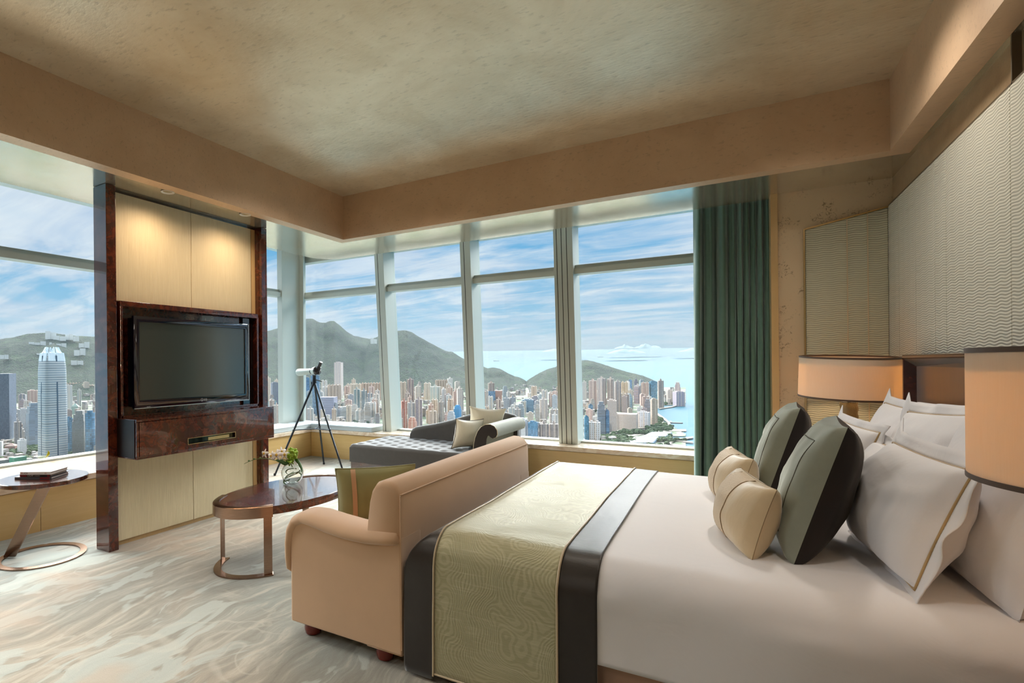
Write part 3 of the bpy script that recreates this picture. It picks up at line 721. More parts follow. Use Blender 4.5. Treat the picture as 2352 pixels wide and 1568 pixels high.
# ================================================================ CHAISE LONGUE
def chaise():
    t = thing('chaise_longue', 'charcoal velvet chaise longue with a buttoned seat and scrolled arm by the window', 'chaise longue', (-3.15, 5.7, 0))
    x0, x1, y0, y1 = -4.03, -2.30, 5.27, 6.20
    MB().box(x0 + 0.01, x1 + 0.08, y0 + 0.01, y1 - 0.02, 0.085, 0.205).build('wood_rail', M['burl_dark'], t, bevel=0.004)
    m = MB().box(x0 + 0.002, x1 + 0.085, y0 + 0.002, y1 - 0.015, 0.072, 0.088); m.build('rail_bead', M['burl'], t, bevel=0.003)
    for x, y in ((x0 + 0.05, y0 + 0.05), (x1 - 0.0, y0 + 0.05), (x0 + 0.05, y1 - 0.07), (x1 - 0.0, y1 - 0.07)):
        MB().loft([[Vector((x + a * s_, y + b * s_, z)) for a, b in ((-1, -1), (1, -1), (1, 1), (-1, 1))] for z, s_ in ((0, 0.019), (0.085, 0.032))]).build('leg', M['burl_dark'], t)
    # buttoned seat
    btn = []
    for i in range(12):
        for j in range(5):
            px = x0 + 0.09 + i * 0.145; py = y0 + 0.11 + j * 0.185 + (0.09 if i % 2 else 0)
            if py < y1 - 0.05: btn.append((px, py))
    def seat(u, v):
        # v: 0..0.22 front side, then top, then back side
        x = x0 + (x1 - x0) * u
        if v < 0.2: y, z = y0, 0.205 + (0.39 - 0.205) * v / 0.2
        elif v > 0.9: y, z = y1, 0.39 - 0.18 * (v - 0.9) / 0.1
        else: y, z = y0 + (y1 - y0) * (v - 0.2) / 0.7, 0.425
        ex = min(x - x0, x1 + 0.2 - x); ey = min(y - y0, y1 - y)
        if 0.2 <= v <= 0.9:
            r = 0.04
            for e in (ex, ey):
                if e < r: z -= (r - sqrt(max(0, r * r - (r - e) ** 2)))
            d = 0
            for bx_, by_ in btn:
                q = ((x - bx_) ** 2 + (y - by_) ** 2)
                d += 0.024 * math.exp(-q / 0.0011) + 0.010 * math.exp(-q / 0.006)
            z -= min(d, 0.04)
        if u < 1e-6: pass
        return Vector((x, y, z))
    def seat2(u, v):
        if u < 0.04:
            p = seat(0.0, v); f = u / 0.04
            if p.z > 0.22: p.z = 0.205 + (p.z - 0.205) * f
            return p
        return seat((u - 0.04) / 0.96, v)
    m = MB().grid(seat2, 190, 130)
    for bx_, by_ in btn: m.sphere((bx_, by_, 0.391), 0.012, 8, 5, (1, 1, 0.5))
    m.build('seat', M['chaise'], t, angle=75)
    # sloping back along the window
    top = [(-3.66, 0.36), (-3.655, 0.50), (-3.63, 0.545), (-3.58, 0.568), (-3.48, 0.588), (-3.30, 0.622), (-3.05, 0.685), (-2.90, 0.735), (-2.74, 0.782), (-2.60, 0.803), (-2.45, 0.810), (-2.32, 0.803), (-2.22, 0.78), (-2.17, 0.74)]
    rr = []
    for x, z in top:
        w = 0.058; zb = 0.10
        sec = []
        for k in range(9):
            a = PI * k / 8
            sec.append(Vector((x, 6.155 - w * cos(a), max(zb + 0.02, z - w + w * sin(a) * 1.0))))
        sec = [Vector((x, 6.155 - w, zb))] + sec + [Vector((x, 6.155 + w, zb))]
        rr.append(sec)
    MB().loft(rr).build('backrest', M['chaise'], t, angle=60)
    # scrolled arm: a spiral profile extruded along Y
    def scroll():
        pts = []
        # inner face rises from the seat, rolls over outward
        inner = [(-2.375, 0.30), (-2.372, 0.42), (-2.362, 0.52), (-2.345, 0.60), (-2.315, 0.675), (-2.275, 0.725), (-2.225, 0.752), (-2.17, 0.756), (-2.125, 0.738), (-2.096, 0.700), (-2.092, 0.655), (-2.108, 0.625), (-2.14, 0.612)]
        outer = [(-2.165, 0.622), (-2.185, 0.640), (-2.20, 0.635), (-2.215, 0.60), (-2.222, 0.52), (-2.225, 0.30)]
        return inner + outer
    pr = scroll()
    MB().prism(pr, 'Y', 5.272, 6.16).build('scroll_arm', M['sage_grey'] if 'sage_grey' in M else M['chaise'], t, angle=50)
    MB().prism([(x * 0.985 + (-2.23) * 0.015, z * 0.985 + 0.5 * 0.015) for x, z in pr], 'Y', 5.262, 5.273).build('arm_facing', M['dkvelvet'], t, angle=50)
    m = MB(); m.tube([(x, 5.268, z) for x, z in pr[:13]], 0.004, 6); m.build('arm_piping', M['piping'], t)
M['sage_grey'] = velvet('grey_green_velvet', srgb(118, 118, 106), srgb(138, 138, 124), 0.5, (0.9, 1, 0.95, 1))
chaise()
pillow('throw_pillow', 'cream silk throw pillow with black piping at the front of the chaise', 'chaise pillows', M['creamsilk'], M['creamsilk'], (-2.62, 5.68, 0.585), (0.50, 0.84, -0.06), (0.22, -0.02, 0.97), 0.40, 0.36, 0.15, 'pillow', 0.008, 11, pinch=0.13, pipe=M['blackpipe'])
pillow('throw_pillow', 'cream silk throw pillow leaning in the back corner of the chaise', 'chaise pillows', M['creamsilk'], M['creamsilk'], (-2.50, 5.93, 0.68), (0.80, 0.55, -0.08), (0.10, -0.25, 0.95), 0.44, 0.42, 0.15, 'pillow', 0.012, 21, pinch=0.13)

# bench cushions in the window corner
def bench_pad(name, label, x0, x1, y0, y1, nb):
    z0, z1 = 0.427, 0.50
    t = thing(name, label, 'seat cushion', ((x0 + x1) / 2, (y0 + y1) / 2, z0), 'bench cushions')
    b = []
    ax = (x1 - x0) > (y1 - y0)
    for i in range(nb[0]):
        for j in range(nb[1]):
            b.append((x0 + (i + 0.5) * (x1 - x0) / nb[0], y0 + (j + 0.5) * (y1 - y0) / nb[1]))
    def fn(u, v):
        x = x0 + (x1 - x0) * u; y = y0 + (y1 - y0) * v; z = z1
        e = min(x - x0, x1 - x, y - y0, y1 - y); r = 0.015
        if e < r: z -= (r - sqrt(max(0, r * r - (r - e) ** 2)))
        for bx_, by_ in b: z -= 0.016 * math.exp(-((x - bx_) ** 2 + (y - by_) ** 2) / 0.002)
        return Vector((x, y, z))
    MB().grid(fn, 110 if ax else 40, 40 if ax else 110).build('top_cover', M['benchcushion'], t, angle=80, fix=False)
    m = MB(); c = [(x0, y0), (x1, y0), (x1, y1), (x0, y1)]
    m.loft([[Vector((x, y, z)) for x, y in c] for z in (z0, z1 - 0.014)]).build('side_band', M['benchcushion'], t)
    m = MB(); m.tube([(x, y, z1 - 0.014) for x, y in c + c[:1]], 0.004, 6); m.tube([(x, y, z0 + 0.006) for x, y in c + c[:1]], 0.004, 6)
    m.build('piping', M['benchcushion'], t)
bench_pad('bench_cushion', 'pale blue buttoned cushion on the sill under the long window wall', -5.545, -4.40, 6.275, 6.70, (8, 3))
bench_pad('bench_cushion', 'pale blue buttoned cushion on the sill of the narrow side window', -6.0, -5.56, 4.05, 6.60, (3, 14))
# ================================================================ COFFEE TABLE
CT = Vector((-2.86, 2.985, 0)); CA, CB = 0.352, 0.60       # semi-axes in x and y
CROT = radians(-4)
def ell(a, k=1.0, z=0.0, dk=0.0):
    p = Vector(((CA * k + dk) * cos(a), (CB * k + dk) * sin(a), 0)); p.rotate(Matrix.Rotation(CROT, 3, 'Z')); return CT + p + Vector((0, 0, z))
def coffee_table():
    t = thing('coffee_table', 'oval burl-topped coffee table with bronze end bands and legs', 'table', CT)
    N = 72; A = [2 * PI * k / N for k in range(N)]
    MB().loft([[ell(a, 1, 0.405) for a in A], [ell(a, 1, 0.455) for a in A], [ell(a, 1, 0.46, -0.004) for a in A]]).build('tabletop', M['burl'], t, angle=40)
    for s_ in (-1, 1):
        mid = s_ * PI / 2; span = radians(50)
        aa = [mid - span + 2 * span * i / 30 for i in range(31)]
        m = MB(); rr = []
        for a in aa:
            rr.append([ell(a, 1, 0.392, -0.035), ell(a, 1, 0.392, 0.010), ell(a, 1, 0.462, 0.010), ell(a, 1, 0.466, 0.004), ell(a, 1, 0.466, -0.035)])
        m.loft(rr).build('end_band', M['bronze'], t, angle=40)
        m = MB(); rr = []
        for a in aa: rr.append([ell(a, 1, 0.0, -0.045), ell(a, 1, 0.0, 0.008), ell(a, 1, 0.010, 0.008), ell(a, 1, 0.010, -0.045)])
        m.loft(rr).build('base_plate', M['bronze'], t, angle=40)
        for a in (mid - span + 0.07, mid + span - 0.07):
            p = ell(a, 1, 0, -0.012); q = ell(a + 0.01, 1, 0, -0.012); ang = math.atan2((q - p).y, (q - p).x)
            MB().obox(p + Vector((0, 0, 0.201)), (0.055, 0.010, 0.382), ang).build('leg', M['bronze'], t, bevel=0.0015)
coffee_table()

def vase():
    c = at_z(672, 1109, 0.4605); r = 0.088
    cz = c + Vector((0, 0, r * 0.93))
    t = thing('flower_vase', 'round clear glass vase with orchids and looped leaves on the coffee table', 'vase', c)
    n = 14
    prof = []
    for i in range(n + 1):
        a = -1.20 + (1.20 + 1.02) * i / n
        prof.append((max(0.001, r * cos(a)), cz.z + r * sin(a)))
    inner = [(max(0.001, q - 0.004), z + (0.004 if i == 0 else 0)) for i, (q, z) in enumerate(prof)]
    prof = [(0.001, prof[0][1])] + prof
    m = MB().lathe([(q, z) for q, z in prof] + [(q, z) for q, z in reversed(inner)], (c.x, c.y, 0), 32); m.build('bowl', M['clear'], t)
    # looped leaf inside
    m = MB()
    for k in range(4):
        pts = []; rr = 0.072 - 0.006 * k
        for i in range(26):
            a = -0.4 + i * 0.20 + k * 0.5
            pts.append(cz + Vector((rr * cos(a), rr * 0.9 * sin(a), -0.035 + 0.018 * k + 0.035 * sin(a + k * 0.8) - 0.01)))
        m.tube(pts, [0.005] * 26, 6, flat=0.35)
    m.build('looped_leaf', M['leaf'], t)
    rim = cz + Vector((0, 0, r * 0.85))
    R_ = Vector((cos(YAW), sin(YAW), 0)); B_ = Vector((-sin(YAW), cos(YAW), 0))
    def P(dx, dz, db=0.0): return rim + R_ * dx + GZ * dz + B_ * db
    # broad leaves hanging over the rim
    def leafblade(pts, w, mat=M['leaf']):
        m = MB(); k = len(pts)
        def fn(a, b):
            i = a * (k - 1); i0 = min(int(i), k - 2); f = i - i0
            p = pts[i0].lerp(pts[i0 + 1], f); ww = w * sin(PI * (0.06 + 0.92 * a)) ** 0.7
            return p + (GZ * 0.75 + B_ * 0.5) * ((b - 0.5) * ww) + B_ * (0.25 * ww * abs(b - 0.5))
        m.grid(fn, 14, 5); o = m.build('leaf', mat, t, angle=80, fix=False)
        md = o.modifiers.new('leaf_thickness', 'SOLIDIFY'); md.thickness = 0.0015
    leafblade([P(0.02, 0.03), P(0.05, 0.02, -0.03), P(0.078, -0.02, -0.05), P(0.088, -0.06, -0.05), P(0.082, -0.085, -0.05)], 0.055)
    leafblade([P(-0.01, 0.01), P(-0.05, 0.005, -0.04), P(-0.09, 0.03, -0.05), P(-0.12, 0.035, -0.05)], 0.04)
    # arching stem
    st = [P(0.0, -0.03), P(-0.02, 0.02), P(-0.07, 0.035, -0.02), P(-0.13, 0.03, -0.03), P(-0.19, 0.045, -0.03), P(-0.25, 0.045, -0.02), P(-0.30, 0.035, -0.01), P(-0.345, 0.018), P(-0.385, 0.0)]
    m = MB().tube(st, [0.004, 0.004, 0.0035, 0.003, 0.003, 0.003, 0.0025, 0.002, 0.0012], 7)
    for i in (5, 6, 7): m.sphere(st[i] + GZ * 0.006, 0.007, 8, 6, (1.6, 1, 0.9))
    m.build('stem', M['stem'], t)
    # orchids
    def orchid(p, s, yaw):
        n_ = (-B_ * cos(yaw) + R_ * sin(yaw) + GZ * 0.25).normalized(); e1 = n_.cross(GZ).normalized(); e2 = e1.cross(n_)
        m = MB()
        for k in range(5):
            a = PI / 2 + 2 * PI * k / 5; d = e1 * cos(a) + e2 * sin(a); s2 = n_.cross(d)
            wd = 0.62 if k in (1, 4) else 0.40
            def fn(u, v):
                w_ = sin(PI * min(0.97, 0.08 + 0.9 * u)) ** 0.6 * wd * s
                return p + d * (u * s) + s2 * ((v - 0.5) * w_) - n_ * (0.25 * s * u * u) + n_ * 0.1 * s * sin(PI * v)
            m.grid(fn, 7, 6)
        o = m.build('orchid_bloom', M['petal'], t, angle=80, fix=False)
        md = o.modifiers.new('petal_thickness', 'SOLIDIFY'); md.thickness = 0.0008
        MB().sphere(p + n_ * 0.006, 0.22 * s, 8, 6, (1, 1, 1.2)).build('bloom_heart', M['petalheart'], o)
    orchid(P(-0.055, 0.075, -0.035), 0.045, 0.3); orchid(P(-0.115, 0.075, -0.045), 0.047, -0.1); orchid(P(-0.16, 0.065, -0.03), 0.040, -0.4); orchid(P(-0.215, 0.085, -0.03), 0.038, -0.5); orchid(P(-0.085, 0.095, 0.0), 0.040, 0.5)
    m = MB()
    for k in range(60):
        a = random.random() * 2 * PI; b = random.uniform(-1, 1); q = sqrt(1 - b * b)
        rr = 0.042 * (0.75 + 0.3 * random.random())
        p = P(-0.005, 0.075) + Vector((rr * q * cos(a), rr * q * sin(a), rr * 1.1 * b))
        m.sphere(p, random.uniform(0.008, 0.014), 7, 5)
    for k in range(22):
        p = P(-0.015, 0.015) + Vector((random.gauss(0, .014), random.gauss(0, .014), random.gauss(0, .012))); m.sphere(p, random.uniform(0.006, 0.011), 7, 5)
    m.build('green_bloom', M['lime'], t, angle=80)
vase()

# ================================================================ ROUND SIDE TABLE WITH BOOKS AND COCKTAIL
RT = Vector((-4.38, 1.98, 0)); RTOP = Vector((-4.31, 1.965, 0)); ZT = 0.598
def side_table():
    t = thing('side_table', 'round dark-topped side table on a slanted bronze leg and floor ring', 'table', RT)
    N = 64
    MB().lathe([(0.001, ZT - 0.032), (0.278, ZT - 0.032), (0.284, ZT - 0.028), (0.284, ZT - 0.004), (0.280, ZT), (0.001, ZT)], RTOP, N).build('tabletop', M['burl'], t, angle=40)
    MB().lathe([(0.243, 0.0), (0.288, 0.0), (0.288, 0.009), (0.243, 0.009)], RT, N, closed=True).build('floor_ring', M['bronze'], t, angle=40)
    a = at_z(22, 1278, 0.006); b = at_z(105, 1112, ZT - 0.032)
    d = (b - a); side = Vector((cos(YAW), sin(YAW), 0)) * 0.043; dep = Vector((-sin(YAW), cos(YAW), 0)) * 0.006
    MB().loft([[p - side - dep, p + side - dep, p + side + dep, p - side + dep] for p in (a, b)]).build('slanted_leg', M['bronze'], t)
side_table()
def book(label, grp, c, ang, L, W, T_, z, cover, block, spine_mat=None):
    """book lying flat: spine faces the camera side; c = centre, ang = yaw of the spine direction"""
    t = thing('book', label, 'book', (c.x, c.y, z), grp)
    ex = Vector((cos(ang), sin(ang), 0)); ey = Vector((-sin(ang), cos(ang), 0))
    def bx(x0, x1, y0, y1, z0, z1):
        vs = [Vector((c.x, c.y, 0)) + ex * x + ey * y + GZ * zz for x in (x0, x1) for y in (y0, y1) for zz in (z0, z1)]
        return vs, [(0, 1, 3, 2), (4, 6, 7, 5), (0, 4, 5, 1), (2, 3, 7, 6), (0, 2, 6, 4), (1, 5, 7, 3)]
    m = MB()
    m.add(*bx(-L / 2, L / 2, -W / 2, W / 2, z, z + 0.003)); m.add(*bx(-L / 2, L / 2, -W / 2, W / 2, z + T_ - 0.003, z + T_)); m.add(*bx(-L / 2, L / 2, -W / 2 - 0.002, -W / 2 + 0.003, z, z + T_))
    m.build('cover', cover, t)
    m = MB(); m.add(*bx(-L / 2 + 0.004, L / 2 - 0.004, -W / 2 + 0.003, W / 2 - 0.004, z + 0.003, z + T_ - 0.003)); m.build('pages', M['paperwhite'], t)
    return t, ex, ey, bx
def stack():
    ang = YAW - 0.02
    z = ZT + 0.0005
    c0 = at_z(84, 1092, 0.62)
    c = Vector((c0.x, c0.y, 0)) + Vector((-sin(ang), cos(ang), 0)) * 0.07
    g = 'books on the side table'
    R = lambda ex, ey: cols(ex, GZ, -ey)
    t, ex, ey, bx = book('grey photo-spined book at the bottom of the pile on the side table', g, c + Vector((-0.012, 0, 0)), ang + 0.02, 0.262, 0.20, 0.017, z, M['bookgrey'], None)
    m = MB()
    m.add(*bx(0.05, 0.12, -0.1025, -0.1018, z + 0.003, z + 0.014))
    m.build('spine_picture', M['bookred'], t)
    z += 0.0175
    t, ex, ey, bx = book('black and red spined cigar book in the middle of the pile', g, c + Vector((0.0, 0.006, 0)), ang - 0.01, 0.222, 0.185, 0.016, z, M['bookblack'], None)
    for a, b in ((-0.111, -0.060), (0.09, 0.111)): MB().add(*bx(a, b, -0.0956, -0.0940, z + 0.0005, z + 0.0155)).build('red_spine_block', M['bookred'], t)
    sp = lambda x, dz: Vector((c.x, c.y + 0.006, z + dz)) + ex * x - ey * 0.0962
    text('spine_title', 'CIGAR', 0.0150, sp(-0.055, 0.0035), R(ex, ey), M['paperwhite'], t, 0.0002)
    text('spine_subtitle', 'companion', 0.0095, sp(-0.004, 0.0045), R(ex, ey), M['paperwhite'], t, 0.0002)
    z += 0.0165
    t, ex, ey, bx = book('white-spined photography book on top of the pile', g, c + Vector((0.012, 0.004, 0)), ang + 0.0, 0.222, 0.19, 0.020, z, M['paperwhite'], None)
    sp = lambda x, dz: Vector((c.x + 0.012, c.y + 0.004, z + dz)) + ex * x - ey * 0.0982
    text('spine_title', 'CL', 0.0150, sp(-0.105, 0.0055), R(ex, ey), M['inkred'], t, 0.0002, sx=1.15); text('spine_title', 'ICK', 0.0150, sp(-0.081, 0.0055), R(ex, ey), M['ink'], t, 0.0002, sx=1.15)
    text('spine_mark', 'CL', 0.0130, sp(0.068, 0.0055), R(ex, ey), M['inkred'], t, 0.0002)
    z += 0.0205
    # martini glass with a lemon twist
    g0 = Vector((c.x, c.y, z)) + ex * -0.005
    t = thing('martini_glass', 'clear martini glass with a lemon twist standing on the books', 'glass', g0)
    prof = [(0.001, 0.0), (0.030, 0.0005), (0.030, 0.002), (0.005, 0.006), (0.0032, 0.012), (0.0032, 0.058), (0.006, 0.064), (0.045, 0.100), (0.0445, 0.1008), (0.005, 0.0665), (0.001, 0.066)]
    MB().lathe([(a, b + g0.z) for a, b in prof], (g0.x, g0.y, 0), 32).build('bowl_and_stem', M['clear'], t)
    MB().lathe([(0.001, g0.z + 0.068), (0.005, g0.z + 0.0675), (0.036, g0.z + 0.0925), (0.001, g0.z + 0.0925)], (g0.x, g0.y, 0), 28).build('drink', NT_drink, t)
    m = MB(); q = g0 + ex * 0.020 + GZ * 0.082
    pts = [q + ex * (0.006 + 0.020 * sin(a * 2.4 - 0.2)) + GZ * (0.052 * a) for a in [i / 14 for i in range(15)]]
    m.tube(pts, [0.003 + 0.0105 * sin(PI * i / 14) for i in range(15)], 10, flat=0.45); m.build('lemon_twist', M['lemon'], t)
NT_drink = NT('pale_cocktail'); NT_drink = NT_drink.done(NT_drink.n('MixShader', {0: 0.25, 1: NT_drink.n('BsdfTransparent', {'Color': (0.93, 0.94, 0.86, 1)}), 2: NT_drink.n('BsdfDiffuse', {'Color': srgb(222, 222, 200)})}))
stack()

# ================================================================ TELESCOPE
def telescope():
    hub = at_y(722, 876, 5.37)
    t = thing('telescope', 'pale grey spotting telescope on a tall dark tripod in the window corner', 'telescope', (-4.68, 5.37, 0))
    feet = [at_z(631, 1092, 0), at_z(744, 1066, 0), at_z(791, 1092, 0)]
    kn = []
    for f in feet:
        d = (hub - f); a = f + d * 0.006
        lg = MB().tube([f + Vector((0, 0, 0.004)), f + d * 0.5, hub + (f - hub) * 0.02], [0.012, 0.013, 0.015], 10).build('tripod_leg', M['darkmetal'], t)
        MB().lathe([(0.013, 0.0), (0.016, 0.004), (0.013, 0.03)], f, 12).build('foot', M['black'], lg)
        k = f.lerp(hub, 0.475); kn.append(k)
        MB().sphere(k, 0.018, 10, 8).build('clamp', M['darkmetal'], lg)
    c = sum(kn, Vector((0, 0, 0))) / 3
    m = MB()
    for k in kn: m.tube([c, k], 0.007, 8)
    m.build('spreader', M['darkmetal'], t)
    MB().tube([hub - GZ * 0.02, hub + GZ * 0.02, hub + GZ * 0.055, hub + GZ * 0.085], [0.03, 0.026, 0.022, 0.026], 14).build('tripod_head', M['darkmetal'], t)
    m = MB(); m.tube([hub + GZ * 0.03, hub + GZ * 0.02 + Vector((0.11, 0.02, -0.02))], [0.006, 0.007], 8); m.tube([hub + Vector((-0.045, 0, 0.0)), hub + Vector((-0.05, 0, -0.09))], 0.008, 8)
    m.build('pan_handle', M['darkmetal'], t)
    a = at_y(684, 855, 5.40); b = at_y(716, 852, 5.37)
    ax = (b - a).normalized()
    P = lambda s_: a + ax * s_
    L = (b - a).length
    m = MB().tube([P(0), P(0.004), P(0.02), P(0.05), P(L * .7), P(L)], [0.030, 0.042, 0.048, 0.048, 0.041, 0.038], 22); m.build('objective_tube', M['scope'], t, angle=50)
    MB().tube([P(L - 0.004), P(L + 0.012)], 0.0405, 22).build('focus_ring', M['black'], t)
    MB().tube([P(L + 0.010), P(L + 0.03), P(L + 0.07), P(L + 0.085)], [0.039, 0.047, 0.056, 0.056], 22).build('prism_housing', M['scope'], t)
    e = P(L + 0.10) + GZ * 0.012
    m = MB().tube([P(L + 0.083), P(L + 0.115), e + ax * 0.03], [0.055, 0.056, 0.036], 20)
    d2 = (ax * 0.55 + GZ * 0.85).normalized(); q = e + ax * 0.025 + GZ * 0.012
    m.tube([q - d2 * 0.02, q + d2 * 0.03, q + d2 * 0.032, q + d2 * 0.085, q + d2 * 0.10], [0.034, 0.028, 0.023, 0.021, 0.025], 18)
    m.build('eyepiece', M['black'], t, angle=50)
telescope()
# ================================================================ BED
BX0, BX1, BY0, BY1, BZ = -1.272, 0.925, 2.075, 4.16, 0.648
def bed():
    t = thing('bed', 'king-size bed with blush upholstered base and dark burl headboard', 'bed', (-0.15, 3.1, 0))
    MB().box(BX0 + 0.04, BX1, BY0 + 0.05, BY1 - 0.05, 0.02, 0.31).build('bed_base', M['bedbase'], t, bevel=0.012)
    MB().box(BX0 + 0.05, BX1, BY0 + 0.05, BY1 - 0.05, 0.312, 0.60).build('mattress', M['duvet'], t, bevel=0.05, seg=4)
    y0, y1, z0, z1, xf, xb = 1.56, 4.60, 0.12, 1.428, 0.935, 0.99
    w = 0.045
    m = MB()
    def ring(o, x): return [(x, y0 + o, z0 + o), (x, y1 - o, z0 + o), (x, y1 - o, z1 - o), (x, y0 + o, z1 - o)]
    m.loft([ring(0, 1.024), ring(0, xf + 0.006), ring(0.004, xf), ring(w - 0.02, xf), ring(w + 0.03, xb)], caps=False)
    h = m.build('headboard_frame', M['burl_dark'], t, angle=20)
    MB().box(xb - 0.002, 1.024, y0 + w, y1 - w, z0 + w, z1 - w).build('headboard_panel', M['headpanel'], t)
M['headpanel'] = m_maple('walnut_headboard_panel', srgb(96, 62, 42), srgb(122, 80, 54), (10, 10, 1.2))
bed()

NEAR_R, TOP_R = 0.15, 0.15
def prof(off, hem):
    """cover cross-section in (y, z): near hem, up the side, over the top, down the far side"""
    o = off; P = []
    for z in [hem + (BZ - TOP_R - hem) * i / 7 for i in range(8)]:
        flare = 0.03 * max(0, (0.45 - z)) ** 1.2
        P.append((BY0 - o - flare, z))
    for i in range(1, 9):
        a = PI / 2 * i / 8
        P.append((BY0 + TOP_R - (TOP_R + o) * cos(a), BZ - TOP_R + (TOP_R + o) * sin(a)))
    for i in range(1, 16):
        y = BY0 + TOP_R + (BY1 - BY0 - 2 * TOP_R) * i / 16
        P.append((y, BZ + o + 0.012 * sin(PI * i / 16)))
    for i in range(0, 9):
        a = PI / 2 * (1 - i / 8)
        P.append((BY1 - TOP_R + (TOP_R + o) * cos(a), BZ - TOP_R + (TOP_R + o) * sin(a)))
    for i in range(1, 8): P.append((BY1 + o, BZ - TOP_R - (BZ - TOP_R - hem) * i / 7))
    return P
FR = 0.20
def foot(x, z, off):
    q = (BX0 - off + FR) - x
    if q > 0:
        d = FR - sqrt(max(0.0, FR * FR - min(q, FR) ** 2))
        return min(z, BZ + off - d)
    return z
def cover(name, mat, off, hem, x0, x1, nx, label=None, cat=None, parent=None, wr=0.0, th=0.006, round_hem=0.0):
    xs = [x0 + (x1 - x0) * i / (nx - 1) for i in range(nx)]
    rows = []
    for x in xs:
        h = hem
        r = []
        for k, (y, z) in enumerate(prof(off, h)):
            zz = foot(x, z, off)
            n_ = noise.noise(Vector((x * 2.4, y * 2.0, z * 2.0))) * wr + noise.noise(Vector((x * 7, y * 5, z * 5))) * wr * 0.25
            side = 1 if z < BZ - 0.1 else 0
            r.append(Vector((x, y + n_ * 0.9 * side * (1 if y < 3 else -1), zz + (0 if side else n_ * 0.6))))
        rows.append(r)
    m = MB(); n = len(rows[0])
    m.v = [p for r in rows for p in r]
    m.f = [(i * n + j, (i + 1) * n + j, (i + 1) * n + j + 1, i * n + j + 1) for i in range(nx - 1) for j in range(n - 1)]; m.m = [0] * len(m.f)
    o = m.build(name, mat, parent, angle=80)
    s_ = o.modifiers.new('smooth', 'SUBSURF'); s_.levels = 1; s_.render_levels = 1
    md = o.modifiers.new('cloth_thickness', 'SOLIDIFY'); md.thickness = th; md.offset = -1
    if label: tag(o, label, cat)
    return o
def piping_line(x, off, hem, rad, mat, name, parent, wr=0.0, wob=0.0):
    pts = []
    for y, z in prof(off, hem):
        n_ = noise.noise(Vector((x * 2.4, y * 2.0, z * 2.0))) * wr + noise.noise(Vector((x * 7, y * 5, z * 5))) * wr * 0.25
        side = 1 if z < BZ - 0.1 else 0
        pts.append(Vector((x, y + n_ * 0.9 * side * (1 if y < 3 else -1), foot(x, z, off) + (0 if side else n_ * 0.6))))
    return MB().tube(pts, rad, 6).build(name, mat, parent, angle=80)
cover('duvet', M['duvet'], 0.0, 0.275, BX0 + 0.004, BX1 - 0.01, 50, 'smooth white duvet covering the bed and hanging over its side', 'duvet', wr=0.018, th=0.02)
rn = cover('bed_runner', M['jacquard'], 0.006, 0.040, -1.125, -0.583, 20, 'sage green jacquard bed runner with dark satin borders across the foot of the bed', 'bed runner', wr=0.014, th=0.005)
cover('border', M['border'], 0.006, 0.030, -0.583, -0.435, 8, parent=rn, wr=0.014, th=0.005)
cover('border', M['border'], 0.006, 0.015, BX0 - 0.004, -1.125, 12, parent=rn, wr=0.014, th=0.005)
piping_line(-0.583, 0.009, 0.035, 0.0048, M['piping'], 'piping', rn, 0.014)
piping_line(-1.125, 0.009, 0.035, 0.0048, M['piping'], 'piping', rn, 0.014)
hm = [Vector((x, BY0 - 0.018 - 0.0, 0.044)) for x in [-1.12 + i * 0.0537 for i in range(11)]]
MB().tube(hm, 0.0045, 6).build('piping', M['piping'], rn, angle=80)

# ---------------------------------------------------------------- pillows
def axes(yaw, lean, roll=0.0):
    """front faces -X, turned by yaw towards the camera side and leaning back by lean"""
    a = radians(yaw); l = radians(lean); r = radians(roll)
    ux = Vector((sin(a), -cos(a), 0)); uz0 = Vector((-cos(a), -sin(a), 0))
    uy = (GZ * cos(l) - uz0 * sin(l)).normalized()
    ux2 = ux * cos(r) + uy * sin(r); uy2 = uy * cos(r) - ux * sin(r)
    return ux2, uy2
W = M['duvet']
def white(label, c, yaw, lean, w, h, th, seed, flange=0.05, roll=0, pipe=True, wr=0.016):
    ux, uy = axes(yaw, lean, roll)
    return pillow('bed_pillow', label, 'white bed pillows', W, W, c, ux, uy, w, h, th, 'pillow', wr, seed, 30, 0.05, 0.40, flange=flange, pipe=M['goldpipe'] if pipe else None, pipe_r=0.0042)
white('white flanged pillow at the back far corner, its gold-piped tip against the headboard', (0.735, 3.83, 0.925), 4, 17, 0.70, 0.46, 0.20, 1, 0.05)
white('plain white pillow propped behind the large front pillow, half hidden by the near lamp', (0.742, 2.56, 0.915), 3, 15, 0.72, 0.56, 0.20, 2, 0.0, 0, False, 0.012)
white('white flanged pillow leaning at the middle of the headboard', (0.735, 3.20, 0.945), 8, 18, 0.68, 0.46, 0.19, 3, 0.055, 4)
white('white flanged pillow behind the farther dark velvet cushion', (0.525, 3.76, 0.872), 6, 20, 0.66, 0.36, 0.18, 4, 0.05)
white('white flanged pillow lying low in the middle behind the nearer dark cushion', (0.575, 3.20, 0.845), 6, 26, 0.58, 0.33, 0.17, 5, 0.05)
white('large white gold-piped pillow nearest the camera on the bed', (0.53, 2.60, 0.865), 5, 20, 0.66, 0.41, 0.25, 6, 0.06)
def euro(label, c, yaw, lean, w, h, th, seed):
    ux, uy = axes(yaw, lean)
    p = pillow('velvet_cushion', label, 'velvet cushions', M['sage'], M['dkvelvet'], c, ux, uy, w, h, th, 'cushion', 0.010, seed, 30, 0.05, 0.36)
    seam_tube(p, c, ux, uy, w, h, th, seed, [(-0.70, -0.70), (0.70, -0.70), (0.70, 0.70), (-0.70, 0.70), (-0.70, -0.70)], 0.010, 0.05, 0.36, M['darkseam'], 'panel_seam')
    band(p, c, ux, uy, w, h, th, -0.999, 0.999, M['dkvelvet'], 'edge_band', (), 0.010, seed, 0.05, 0.36) if False else None
    return p
